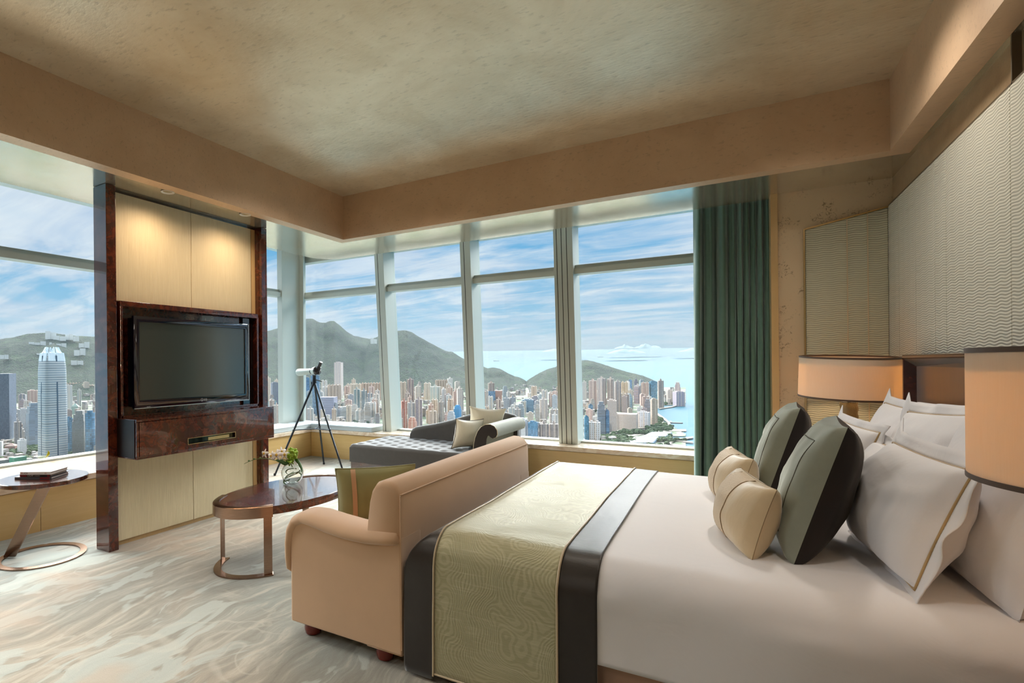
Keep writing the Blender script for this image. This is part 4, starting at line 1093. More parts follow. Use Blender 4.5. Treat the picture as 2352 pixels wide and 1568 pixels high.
def seam_tube(root, c, ux, uy, w, h, th, seed, path, wr, pinch, power, mat, nm, side=1, r=0.0018):
    c = Vector(c); ux, uy = Vector(ux).normalized(), Vector(uy).normalized(); uz = ux.cross(uy).normalized(); uy = uz.cross(ux).normalized()
    P = pillow_fn(w, h, th, pinch, power, wr, seed); pts = []
    for (a, b), (d, e) in zip(path[:-1], path[1:]):
        for i in range(20):
            f = i / 20; p = P(a + (d - a) * f, b + (e - b) * f, side); pts.append(c + ux * p.x + uy * p.y + uz * (p.z + 0.0006))
    a, b = path[-1]; p = P(a, b, side); pts.append(c + ux * p.x + uy * p.y + uz * (p.z + 0.0006))
    return MB().tube(pts, r, 5).build(nm, mat, root, angle=80)
M['darkseam'] = plain('seam_thread', srgb(84, 82, 70), 0.8)
M['tanseam'] = plain('tan_seam_thread', srgb(150, 122, 88), 0.8)
euro('large sage and black-brown velvet cushion standing farther from the camera', (0.225, 3.55, 0.905), -3, 17, 0.52, 0.54, 0.21, 12)
euro('large sage and black-brown velvet cushion standing nearer the camera', (0.285, 2.68, 0.900), -4, 17, 0.53, 0.55, 0.23, 13)
def lumbar(label, c, yaw, lean, seed):
    ux, uy = axes(yaw, lean); w, h, th = 0.46, 0.29, 0.20
    p = pillow('small_cushion', label, 'small ivory cushions', M['cream'], M['cream'], c, ux, uy, w, h, th, 'cushion', 0.006, seed, 26, 0.07, 0.42, pipe=M['tanseam'], pipe_r=0.0016)
    band(p, c, ux, uy, w, h, th, -0.55, 0.25, M['smock'], 'smocked_band', (1,), 0.006, seed, 0.07, 0.42)
    for u in (-0.55, 0.25): seam_tube(p, c, ux, uy, w, h, th, seed, [(u, -0.99), (u, 0.99)], 0.006, 0.07, 0.42, M['tanseam'], 'seam', 1, 0.0022)
lumbar('small ivory satin cushion with a smocked band, farther from the camera', (0.0, 3.36, 0.775), 12, 17, 31)
lumbar('small ivory satin cushion with a smocked band, nearer the camera', (0.045, 2.64, 0.778), 14, 17, 32)

# ---------------------------------------------------------------- bedside tables and lamps
def nightstand(label, c, zt, sx, sy):
    t = thing('bedside_table', label, 'bedside table', (c[0], c[1], 0), 'bedside tables')
    x0, x1, y0, y1 = c[0] - sx / 2, c[0] + sx / 2, c[1] - sy / 2, c[1] + sy / 2
    MB().box(x0, x1, y0, y1, zt - 0.03, zt).build('top', M['burl'], t, bevel=0.003)
    MB().box(x0 + 0.02, x1, y0 + 0.02, y1 - 0.02, 0.08, zt - 0.03).build('body', M['burl_dark'], t)
    MB().box(x0 + 0.006, x0 + 0.02, y0 + 0.03, y1 - 0.03, zt - 0.20, zt - 0.045).build('drawer', M['burl'], t, bevel=0.002)
    MB().box(x0 + 0.05, x1, y0 + 0.05, y1 - 0.05, 0.0, 0.08).build('plinth', M['gloss_black'], t)
nightstand('burl bedside table between the bed and the papered wall', (0.745, 4.86), 0.60, 0.46, 0.85)
nightstand('burl bedside table on the near side of the bed', (0.745, 1.70), 0.50, 0.46, 0.56)
def lamp(label, c, zt, r, z0, z1, tilt):
    t = thing('bedside_lamp', label, 'table lamp', (c[0], c[1], zt), 'bedside lamps')
    MB().lathe([(0.001, zt), (0.075, zt), (0.075, zt + 0.012), (0.001, zt + 0.012)], (c[0], c[1], 0), 28).build('base', M['bronze'], t)
    # wrapped square-ish stem
    def stem(a, b):
        z = zt + 0.012 + (z0 - 0.045 - zt) * a; th = 2 * PI * b
        rr = 0.044 * (1 + 0.05 * sin(z * 110 + th)) ; q = (abs(cos(th)) ** 4 + abs(sin(th)) ** 4) ** (-0.25)
        return Vector((c[0] + rr * q * cos(th + 0.5), c[1] + rr * q * sin(th + 0.5), z))
    MB().grid(stem, 60, 24, cv=True).build('stem', M['wrapstem'], t, angle=60)
    MB().lathe([(0.001, z0 - 0.034), (0.044, z0 - 0.034), (0.044, z0 - 0.030), (0.010, z0 - 0.028), (0.008, z1 - 0.06), (0.001, z1 - 0.06)], (c[0], c[1], 0), 16).build('neck', M['darkmetal'], t)
    R = Matrix.Rotation(tilt, 3, Vector((cos(YAW), sin(YAW), 0)))
    ctr = Vector((c[0], c[1], (z0 + z1) / 2)); hh = (z1 - z0) / 2
    def dl(prof, nm, mat, par, closed=True, n=72):
        m = MB().lathe(prof, (0, 0, 0), n, closed=closed); m.v = [tuple(ctr + R @ Vector(p)) for p in m.v]
        return m.build(nm, mat, par, angle=50)
    sh = dl([(r, -hh), (r, hh), (r - 0.004, hh), (r - 0.004, -hh)], 'shade', M['shade'], t)
    for zz in (-hh, hh - 0.012):
        dl([(r + 0.0015, zz), (r + 0.0015, zz + 0.012), (r - 0.0055, zz + 0.012), (r - 0.0055, zz)], 'shade_rim', M['shade_rim'], sh)
    dl([(0.001, hh - 0.055), (r - 0.006, hh - 0.055), (r - 0.006, hh - 0.053), (0.001, hh - 0.053)], 'diffuser', M['shade'], sh, False)
    MB().sphere(ctr + GZ * 0.0, 0.030, 14, 10).build('bulb', M['bulb_soft'], t)
M['wrapstem'] = cloth('wrapped_raffia_stem', srgb(134, 116, 78), 0.2, 0.6, 120, 0.8, 0.1, 0.004)
lamp('drum-shaded table lamp on the far bedside table against the ripple panel', (0.715, 4.93), 0.60, 0.290, 1.128, 1.425, radians(3.2))
lamp('drum-shaded table lamp cut off by the photo edge beside the bed', (0.745, 1.76), 0.50, 0.268, 1.118, 1.425, radians(0))
# ================================================================ THE CITY OUTSIDE (real size, metres)
HT = 400.0                                    # height of the room above the streets
_r = ray(1400, 797); S0 = _r[2] / math.hypot(_r[0], _r[1])
def bearing(u, v):
    r = ray(u, v); h = math.hypot(r[0], r[1]); return Vector((r[0] / h, r[1] / h, 0)), r[2] / h
def gz(D): return EYE - HT + D * S0            # ground rises gently with distance
def ground(u, v):
    d, s = bearing(u, v); D = HT / max(1e-4, (S0 - s)); return d * D + GZ * gz(D), D

def m_facade(name, floor, bay, win, glass, wfrac, hfrac, rough=0.5, metal=0.0, stripe=0.0, mix=0.8):
    t = NT(name); o = t.obj(); s = t.sep(o)
    tc = t.n('TexCoord'); nn = t.sep((tc, 'Normal'))
    ax = t.math('ABSOLUTE', (nn, 0)); ay = t.math('ABSOLUTE', (nn, 1)); az = t.math('ABSOLUTE', (nn, 2))
    h = t.math('ADD', t.math('MULTIPLY', (s, 0), ay), t.math('MULTIPLY', (s, 1), ax))
    fz = t.math('FRACT', t.math('DIVIDE', (s, 2), floor)); fh = t.math('FRACT', t.math('DIVIDE', h, bay))
    mz = t.math('LESS_THAN', fz, hfrac); mh = t.math('LESS_THAN', fh, wfrac)
    msk = t.math('MULTIPLY', t.math('MULTIPLY', mz, mh), t.math('LESS_THAN', az, 0.5))
    oi = t.n('ObjectInfo'); wall = t.mix(1.0, (oi, 'Color'), (0.72, 0.72, 0.72, 1), 'MULTIPLY')
    cell = t.n('TexWhiteNoise', {'Vector': t.n('CombineXYZ', {0: t.math('FLOOR', t.math('DIVIDE', h, bay)), 1: t.math('FLOOR', t.math('DIVIDE', (s, 2), floor)), 2: (oi, 'Random')})}, noise_dimensions='3D')
    g = t.mix((cell, 0), glass, tuple(min(1, c * 2.2 + 0.02) for c in glass[:3]) + (1,))
    if stripe:
        st = t.math('LESS_THAN', t.math('FRACT', t.math('DIVIDE', h, bay * 3)), 0.33)
        wall = t.mix(t.math('MULTIPLY', st, stripe), wall, srgb(226, 206, 184))
    c = t.mix(t.math('MULTIPLY', msk, mix), wall, g)
    rf = t.mix(t.math('MULTIPLY', az, 0.45), c, srgb(130, 126, 120))
    return t.done(t.bsdf(rf, rough, metal))
M['f_res'] = m_facade('residential_facade', 6.4, 7.0, 0, srgb(92, 88, 90), 0.62, 0.55, 0.6, 0, 0.45, 0.75)
M['f_grid'] = m_facade('gridded_facade', 6.0, 5.0, 0, srgb(70, 76, 86), 0.62, 0.62, 0.5)
M['f_band'] = m_facade('banded_office_facade', 6.0, 40, 0, srgb(64, 84, 102), 1.1, 0.55, 0.3)
M['f_glass'] = m_facade('glass_facade', 8.0, 6.0, 0, srgb(66, 104, 132), 0.86, 0.85, 0.15, 0.2)
M['f_stripe'] = m_facade('striped_slab_facade', 9.0, 8.0, 0, srgb(104, 92, 82), 0.45, 0.8, 0.6, 0, 0.5, 0.8)
M['plainwall'] = NT('tinted_concrete'); _t = M['plainwall']; M['plainwall'] = _t.done(_t.bsdf((_t.n('ObjectInfo'), 'Color'), 0.6))

def bld_mesh(style, w, d, h, rnd):
    m = MB()
    b = -30.0
    if style == 'cross':
        a = 0.30; pl = []
        n = [(-.5, -a), (-a, -a), (-a, -.5), (a, -.5), (a, -a), (.5, -a), (.5, a), (a, a), (a, .5), (-a, .5), (-a, a), (-.5, a)]
        pl = [(x * w, y * d) for x, y in n]; m.prism(pl, 'Z', b, h)
        m.box(-w * .16, w * .16, -d * .16, d * .16, h, h + 9); m.box(-w * .09, w * .05, -d * .1, d * .06, h + 9, h + 14)
    elif style == 'slab':
        k = max(2, int(round(w / 24))); pl = []
        for i in range(k):
            x0 = -w / 2 + w * i / k; x1 = x0 + w / k; q = w / k * 0.22
            pl += [(x0, -d / 2 + 5), (x0 + q, -d / 2 + 5), (x0 + q, -d / 2), (x1 - q * 0.4, -d / 2), (x1 - q * 0.4, -d / 2 + 5)]
        pl += [(w / 2, d / 2), (-w / 2, d / 2)]
        m.prism(pl, 'Z', b, h)
        for i in range(k): m.box(-w / 2 + w * (i + .35) / k, -w / 2 + w * (i + .7) / k, -d * .2, d * .2, h, h + 7)
    elif style == 'step':
        m.box(-w / 2, w / 2, -d / 2, d / 2, b, h * 0.78); m.box(-w * .42, w * .42, -d * .42, d * .42, h * .78, h * .92); m.box(-w * .3, w * .3, -d * .3, d * .3, h * .92, h)
    elif style == 'pyr':
        m.box(-w / 2, w / 2, -d / 2, d / 2, b, h * 0.72); m.loft([[Vector((x * k_, y * k_, z)) for x, y in ((-w / 2, -d / 2), (w / 2, -d / 2), (w / 2, d / 2), (-w / 2, d / 2))] for z, k_ in ((h * .72, 1.05), (h * .86, .5), (h, .04))])
    elif style == 'round':
        N = 20; pl = [(w / 2 * cos(2 * PI * i / N), d / 2 * sin(2 * PI * i / N)) for i in range(N)]; m.prism(pl, 'Z', b, h); m.prism([(x * .6, y * .6) for x, y in pl], 'Z', h, h + 8)
    elif style == 'spire':
        m.box(-w / 2, w / 2, -d / 2, d / 2, b, h * .82); m.box(-w * .32, w * .32, -d * .32, d * .32, h * .82, h * .92); m.loft([[Vector((x * k_, y * k_, z)) for x, y in ((-1, -1), (1, -1), (1, 1), (-1, 1))] for z, k_ in ((h * .92, w * .16), (h, .5))])
    else:
        m.box(-w / 2, w / 2, -d / 2, d / 2, b, h)
        if style == 'box':
            m.box(-w * .3, w * .12, -d * .25, d * .3, h, h + 6); m.box(w * .18, w * .36, -d * .3, -d * .05, h, h + 4)
    return m
rb = random.Random(21); FOOT = []
def place(name, u0, u1, vt, vb, style, mat, color, label, cat='building', group=None, depth=0.8, yaw=None):
    uc = (u0 + u1) / 2
    g, D = ground(uc, vb)
    a0, _ = bearing(u0, vb); a1, _ = bearing(u1, vb)
    ang = math.atan2(a0.y, a0.x) - math.atan2(a1.y, a1.x)
    app = 2 * math.hypot(g.x, g.y) * math.tan(ang / 2)
    _, st = bearing(uc, vt); h = EYE + D * st - g.z
    th = rb.uniform(-0.5, 0.5) if yaw is None else yaw
    w = app / (cos(th) + depth * abs(sin(th))); d = max(w * depth, 12)
    if style == 'slab': d = max(16, min(d, 30)); w = app
    if style == 'slab': th *= 0.25
    d_ = bearing(uc, vb)[0]
    loc = g + d_ * (d / 2)
    o = bld_mesh(style, w, d, h, rb).build(name, M[mat], None, smooth=False)
    o.location = loc; o.rotation_euler = (0, 0, math.atan2(d_.y, d_.x) - PI / 2 + th)
    o.color = color; FOOT.append((loc, max(w, d) * 0.6))
    tag(o, label, cat, group)
    return o, loc, w, d, h
def px(r, g, b): return srgb(r, g, b)
CR, WH, BE, PK, GY_, BR, BLU, TEAL, LIL = px(222, 206, 184), px(226, 228, 228), px(206, 184, 162), px(204, 170, 158), px(166, 168, 172), px(150, 128, 116), px(70, 104, 136), px(98, 146, 152), px(186, 182, 208)
HERO = [
 # ---- left window
 (-42, 40, 858, 1012, 'plain', 'f_grid', px(78, 96, 116), 'broad dark blue-grey glass block at the left photo edge'),
 (20, 39, 828, 900, 'box', 'f_band', px(176, 196, 202), 'pale slim tower rising behind the dark blue-grey glass block'),
 (71, 95, 852, 908, 'box', 'f_res', px(150, 176, 172), 'pale green high-rise on the slope left of the round-topped skyscraper'),
 (63, 90, 897, 930, 'box', 'f_res', PK, 'pinkish apartment block below the pale green high-rise'),
 (42, 62, 906, 945, 'box', 'f_res', px(130, 140, 152), 'grey-blue block beside the dark blue-grey glass block'),
 (40, 70, 940, 1010, 'box', 'f_grid', px(204, 206, 206), 'pale office block with a white flat roof left of the braced tower'),
 (60, 95, 925, 1030, 'step', 'f_band', px(150, 160, 168), 'white-framed braced bank tower just left of the round-topped skyscraper'),
 (33, 57, 982, 1024, 'step', 'f_grid', px(216, 204, 190), 'stepped cream stone tower with a small blue cap'),
 (148, 167, 885, 948, 'box', 'f_res', WH, 'white slim tower just right of the round-topped skyscraper'),
 (150, 186, 880, 912, 'slab', 'f_stripe', BE, 'beige slab block at the foot of the wooded slope right of the round-topped skyscraper'),
 (186, 216, 884, 912, 'slab', 'f_stripe', CR, 'cream slab block half hidden by the television cabinet post'),
 (189, 212, 822, 882, 'cross', 'f_res', px(178, 196, 198), 'tall pale teal tower on the wooded slope by the cabinet post'),
 (152, 168, 960, 1045, 'box', 'f_glass', px(60, 92, 104), 'dark teal slim tower hugging the round-topped skyscraper'),
 (166, 204, 943, 1052, 'step', 'f_grid', px(176, 172, 164), 'broad beige-grey office tower right of the round-topped skyscraper'),
 (193, 222, 948, 1056, 'round', 'f_glass', px(110, 132, 146), 'rounded blue-glass office tower beside the cabinet post'),
 (164, 183, 926, 952, 'pyr', 'f_grid', px(172, 204, 192), 'office block with a pale green pyramid roof'),
 (-14, 8, 1014, 1054, 'plain', 'f_grid', WH, 'low white gridded block at the left photo edge near the waterfront'),
 (10, 44, 1018, 1040, 'pyr', 'f_grid', px(168, 118, 98), 'low hall with a brown tiered roof among trees'),
 (21, 62, 1050, 1072, 'plain', 'plainwall', px(24, 120, 92), 'low block wrapped in bright green scaffolding sheet'),
 (176, 222, 1052, 1070, 'plain', 'f_band', px(206, 204, 198), 'long low ferry terminal by the cabinet post'),
 # ---- narrow side window
 (622, 641, 879, 940, 'box', 'f_grid', px(112, 122, 142), 'slate-blue tower seen in the narrow side window'),
 (616, 636, 914, 945, 'pyr', 'f_glass', px(92, 150, 146), 'teal glass block with a cream roof top in the narrow side window'),
 (640, 652, 862, 930, 'cross', 'f_res', BE, 'tall beige tower against the corner column in the narrow side window'),
 (612, 622, 868, 925, 'cross', 'f_res', CR, 'cream tower touching the television cabinet edge'),
 (629, 642, 930, 985, 'cross', 'f_res', px(200, 196, 190), 'pale tower low in the narrow side window'),
 # ---- bay 1
 (768, 789, 832, 915, 'box', 'f_res', px(214, 206, 206), 'very tall slim white apartment tower standing alone against the wooded hill'),
 (753, 784, 884, 930, 'slab', 'f_stripe', px(214, 190, 172), 'twin-cored beige block in front of the very tall slim tower'),
 (742, 755, 894, 926, 'cross', 'f_res', px(172, 140, 136), 'rose-brown block left of the twin-cored beige block'),
 (796, 830, 882, 920, 'slab', 'f_stripe', px(226, 216, 196), 'cream ridge-line slab right of the very tall slim tower'),
 (830, 876, 880, 920, 'slab', 'f_stripe', px(206, 168, 138), 'long tan ridge-line slab running behind the first mullion'),
 (812, 829, 894, 962, 'cross', 'f_res', px(116, 146, 150), 'blue-green apartment tower, left of three alike'),
 (829, 844, 897, 962, 'cross', 'f_res', px(132, 152, 158), 'blue-green apartment tower, middle of three alike'),
 (844, 856, 903, 950, 'cross', 'f_res', px(142, 150, 160), 'grey-blue apartment tower, right of three alike'),
 (698, 712, 868, 950, 'box', 'f_glass', px(58, 92, 126), 'dark blue glass tower against the corner column'),
 (714, 736, 862, 955, 'box', 'f_glass', px(64, 104, 134), 'dark blue glass tower behind the telescope tripod'),
 (705, 718, 899, 965, 'box', 'f_band', px(186, 204, 200), 'pale green-white slim tower behind the tripod legs'),
 (732, 776, 912, 962, 'plain', 'f_band', LIL, 'wide lilac block wrapped in netting'),
 (846, 857, 864, 884, 'box', 'f_glass', px(92, 112, 130), 'small dark tower alone on the wooded slope'),
 (777, 812, 934, 962, 'step', 'f_band', px(222, 218, 208), 'terraced white building with balconies right of the lilac block'),
 (857, 872, 905, 955, 'cross', 'f_res', px(196, 190, 182), 'pale tower beside the first mullion'),
 # ---- bay 2
 (948, 974, 854, 890, 'slab', 'f_stripe', px(226, 212, 188), 'cream twin high-rise standing above the others on the hillside'),
 (984, 999, 850, 885, 'cross', 'f_res', px(214, 188, 172), 'slim beige high-rise on the hillside, highest in its window'),
 (1000, 1028, 873, 902, 'slab', 'f_stripe', px(176, 150, 122), 'wide brown slab on the hillside'),
 (1027, 1041, 869, 902, 'cross', 'f_res', WH, 'white high-rise right of the wide brown slab'),
 (1044, 1057, 877, 905, 'box', 'f_res', px(206, 198, 190), 'pale block by the second mullion high on the slope'),
 (909, 934, 878, 930, 'slab', 'f_stripe', px(206, 186, 166), 'beige slab tower right of the first mullion'),
 (935, 951, 871, 930, 'cross', 'f_res', px(150, 124, 122), 'brown tower below the cream twin high-rise'),
 (953, 968, 887, 936, 'cross', 'f_res', px(214, 204, 192), 'cream slender tower in the middle of the window'),
 (974, 990, 880, 925, 'slab', 'f_stripe', px(222, 214, 198), 'ivory slab below the slim beige high-rise'),
 (989, 1012, 888, 955, 'cross', 'f_res', px(200, 214, 206), 'large pale mint-white tower in the middle of the window'),
 (1014, 1025, 893, 930, 'cross', 'f_res', px(222, 224, 226), 'white needle tower right of the mint-white tower'),
 (1028, 1041, 890, 930, 'cross', 'f_res', px(206, 176, 158), 'salmon tower right of the white needle tower'),
 (1049, 1064, 892, 965, 'cross', 'f_res', px(220, 212, 204), 'tall ivory tower against the second mullion'),
 (921, 936, 921, 985, 'cross', 'f_res', px(190, 104, 78), 'brick-red roofed tower right of the first mullion'),
 (936, 954, 925, 990, 'cross', 'f_res', px(178, 182, 186), 'grey tower with a pink roof top in the front row'),
 (954, 971, 917, 990, 'cross', 'f_res', px(162, 152, 162), 'mauve-grey tower in the front row'),
 (985, 996, 930, 985, 'cross', 'f_res', px(204, 160, 142), 'rosy tower in the front row'),
 (992, 1006, 918, 980, 'slab', 'f_stripe', px(212, 194, 174), 'beige tower with one white centre line in the front row'),
 (1007, 1021, 923, 980, 'cross', 'f_res', px(186, 180, 172), 'grey-beige tower above the chaise back'),
 (1029, 1041, 917, 975, 'slab', 'f_stripe', px(216, 190, 166), 'tan tower left of the blue-sheeted block'),
 (1043, 1060, 930, 970, 'step', 'plainwall', px(44, 126, 178), 'block wrapped in bright blue scaffolding sheet'),
 (937, 958, 958, 1005, 'step', 'f_res', px(212, 140, 112), 'orange-roofed block low in the front row'),
 (923, 932, 938, 985, 'cross', 'f_res', px(206, 206, 206), 'thin white tower low by the first mullion'),
 # ---- bay 3
 (1098, 1122, 899, 925, 'plain', 'f_glass', px(56, 150, 170), 'turquoise glass block right of the second mullion'),
 (1122, 1138, 898, 925, 'plain', 'f_glass', px(52, 88, 128), 'navy glass block beside the turquoise one'),
 (1137, 1153, 897, 922, 'plain', 'f_grid', px(216, 158, 130), 'orange gridded block beside the navy glass block'),
 (1157, 1171, 914, 955, 'cross', 'f_grid', px(182, 188, 194), 'grey-white balconied tower, left of a pair'),
 (1171, 1185, 913, 955, 'cross', 'f_grid', px(170, 176, 186), 'grey-white balconied tower, right of a pair'),
 (1184, 1206, 929, 950, 'step', 'f_band', px(224, 222, 214), 'low white civic building right of the balconied pair'),
 (1198, 1226, 918, 950, 'box', 'f_band', px(120, 160, 186), 'blue-banded office building with a white roof'),
 (1221, 1242, 911, 936, 'box', 'f_band', px(120, 98, 118), 'plum-brown office building at the foot of the hill'),
 (1239, 1258, 917, 965, 'cross', 'f_res', px(220, 210, 206), 'pinkish-white tower left of the wide grooved mullion'),
 (1261, 1284, 903, 935, 'slab', 'f_stripe', px(170, 156, 160), 'mauve slab at the hill foot by the wide grooved mullion'),
 (1190, 1212, 963, 1020, 'box', 'f_grid', px(228, 228, 228), 'white hotel tower with a dotted face above the sofa back'),
 (1213, 1238, 970, 1022, 'box', 'f_glass', px(104, 150, 186), 'sky-blue glass tower beside the white hotel tower'),
 (1237, 1262, 974, 1022, 'cross', 'f_res', px(176, 164, 162), 'brown-grey apartment tower low by the wide mullion, left of a pair'),
 (1262, 1284, 974, 1022, 'cross', 'f_res', px(168, 156, 152), 'brown-grey apartment tower low by the wide mullion, right of a pair'),
 # ---- bay 4
 (1337, 1348, 877, 925, 'cross', 'f_res', px(216, 216, 214), 'white tower right of the wide grooved mullion'),
 (1352, 1372, 874, 945, 'cross', 'f_res', px(188, 164, 156), 'rose-beige tower left of the tallest waterfront cluster'),
 (1371, 1394, 869, 948, 'cross', 'f_res', px(176, 168, 166), 'tallest grey-beige apartment tower of the cluster, left one'),
 (1394, 1412, 870, 948, 'cross', 'f_res', px(186, 170, 162), 'tallest grey-beige apartment tower of the cluster, middle one'),
 (1411, 1428, 876, 946, 'cross', 'f_res', px(162, 162, 166), 'grey apartment tower of the cluster, right one'),
 (1427, 1443, 878, 940, 'slab', 'f_stripe', px(220, 196, 158), 'yellow-cream tower right of the tall cluster'),
 (1444, 1452, 873, 915, 'box', 'f_glass', px(76, 110, 150), 'blue glass tower near the sea'),
 (1456, 1466, 867, 912, 'spire', 'f_band', px(132, 120, 128), 'spired dark tower near the sea'),
 (1473, 1491, 879, 925, 'slab', 'f_stripe', px(210, 180, 166), 'beige slab tower left of the teal tower'),
 (1491, 1510, 876, 925, 'box', 'f_glass', px(88, 138, 148), 'teal glass tower near the shore'),
 (1510, 1526, 874, 938, 'cross', 'f_res', px(156, 142, 138), 'brown-grey tower on the shore, tallest at the coast end'),
 (1550, 1564, 878, 930, 'step', 'f_res', px(200, 180, 176), 'pink-grey pointed tower at the last spit of land'),
 (1545, 1574, 900, 933, 'box', 'f_res', px(176, 166, 190), 'lilac-grey block on the last spit of land'),
 (1530, 1545, 896, 928, 'box', 'f_res', px(214, 206, 198), 'pale block left of the lilac-grey block'),
 (1372, 1391, 922, 1003, 'step', 'f_band', px(132, 138, 146), 'dark grey stepped office tower in the foreground of the right window'),
 (1390, 1400, 943, 1003, 'box', 'f_glass', px(64, 90, 130), 'dark blue slim office tower in the foreground of the right window'),
 (1395, 1417, 920, 996, 'box', 'f_grid', px(224, 204, 190), 'white-gridded beige office tower in the right window'),
 (1417, 1466, 951, 990, 'plain', 'f_grid', px(230, 210, 194), 'wide cream gridded waterfront hotel'),
 (1464, 1494, 947, 985, 'box', 'f_stripe', px(226, 228, 236), 'white office block with blue vertical bands by the waterfront'),
 (1494, 1511, 917, 979, 'box', 'f_res', px(184, 164, 146), 'tan tower at the bend of the shore'),
 (1484, 1498, 911, 950, 'cross', 'f_res', px(222, 220, 218), 'white tower behind the tan tower at the shore bend'),
 (1352, 1379, 970, 1014, 'slab', 'f_stripe', px(224, 226, 230), 'white ribbed tower low in the right window'),
 (1342, 1353, 957, 1014, 'box', 'f_glass', px(80, 140, 152), 'teal tower low against the wide grooved mullion'),
 (1352, 1362, 930, 970, 'box', 'f_glass', px(80, 112, 134), 'small dark glass block by the wide grooved mullion'),
]
for u0, u1, vt, vb, st, mt, colr, lab in HERO:
    place('high_rise' if vb - vt > 34 else 'city_block', u0, u1, vt, vb, st, mt, colr, lab)

# round-topped skyscraper
def skyscraper():
    g, D = ground(122, 1064)
    d_ = bearing(122, 1064)[0]
    k = D / F / cos(math.atan2((122 - PX), F)) * cos(math.atan2((122 - PX), F))   # metres per photo pixel at this depth
    dep = g.x * -sin(YAW) + g.y * cos(YAW); mpp = dep / F
    w = 60 * mpp * 0.80; h = EYE + D * bearing(122, 795)[1] - g.z
    th = 0.42; yaw = math.atan2(d_.y, d_.x) - PI / 2 + th
    loc = g + d_ * w * 0.5
    t = thing('skyscraper', 'tall round-topped skyscraper with pale banded glass faces, tallest in the left window', 'building', loc)
    t.rotation_euler = (0, 0, yaw)
    def ring(s_, z):
        q = 0.16; pts = []
        for sx, sy in ((-1, -1), (1, -1), (1, 1), (-1, 1)):
            a0 = math.atan2(sy, sx)
            for i in range(5):
                a = a0 - PI / 4 + PI / 2 * i / 4
                pts.append(Vector((sx * (0.5 - q) * w * s_ + q * w * s_ * cos(a), sy * (0.5 - q) * w * s_ + q * w * s_ * sin(a), z)) + Vector(loc))
        return pts
    prof_ = [(0.0, 1.0), (0.30, 1.0), (0.3001, 0.985), (0.60, 0.985), (0.6001, 0.965), (0.76, 0.955), (0.82, 0.935), (0.87, 0.89), (0.905, 0.82), (0.925, 0.75)]
    m = MB().loft([ring(s_, -40 if z == 0 else z * h) for z, s_ in prof_]); b_ = m.build('tower_shaft', M['sky_face'], t, angle=30)
    m = MB()
    for side in range(4):
        a = side * PI / 2; c, s_ = cos(a), sin(a)
        for k_ in (-1, 1):
            for i in range(6):
                x0 = k_ * (0.06 + 0.055 * i) * w; zt = h * (0.995 - 0.010 * i - 0.0016 * i * i)
                m2 = [(x0 - 0.024 * w, -0.43 * w), (x0 + 0.024 * w, -0.43 * w), (x0 + 0.022 * w, -0.33 * w), (x0 - 0.022 * w, -0.33 * w)]
                lo = [Vector((c * x - s_ * y * 1.03, s_ * x + c * y * 1.03, h * 0.875)) + Vector(loc) for x, y in m2]; md_ = [Vector((c * x * .93 - s_ * y * .90, s_ * x * .93 + c * y * .90, h * 0.945)) + Vector(loc) for x, y in m2]; hi = [Vector((c * x * .80 - s_ * y * .66, s_ * x * .80 + c * y * .66, zt)) + Vector(loc) for x, y in m2]
                m.loft([lo, md_, hi])
    m.build('crown_fins', M['sky_white'], t, smooth=False, kind='stuff')
    for side in range(4):
        a = side * PI / 2; c, s_ = cos(a), sin(a)
        bx_ = MB()
        for x in (-0.030 * w,):
            pts = [(x, -0.506 * w), (x + 0.06 * w, -0.506 * w), (x + 0.06 * w, -0.44 * w), (x, -0.44 * w)]
            lo = [Vector((c * px_ - s_ * py_, s_ * px_ + c * py_, -30)) + Vector(loc) for px_, py_ in pts]; md = [Vector((c * px_ - s_ * py_ * .985, s_ * px_ + c * py_ * .985, h * .6)) + Vector(loc) for px_, py_ in pts]; hi = [Vector((c * px_ - s_ * py_ * .86, s_ * px_ + c * py_ * .86, h * .92)) + Vector(loc) for px_, py_ in pts]
            bx_.loft([lo, md, hi])
        bx_.build('dark_slot', M['sky_dark'], t, smooth=False)
M['sky_face'] = m_facade('skyscraper_bands', 8.2, 400, 0, srgb(62, 82, 96), 1.1, 0.45, 0.3, 0.0)
M['sky_white'] = plain('skyscraper_white_fins', srgb(196, 210, 218), 0.35, 0.1)
M['sky_dark'] = plain('skyscraper_dark_slot', srgb(52, 74, 92), 0.2)
skyscraper()
for o_ in COL.objects:
    if o_.name.startswith('tower_shaft'): o_.color = px(186, 192, 194)

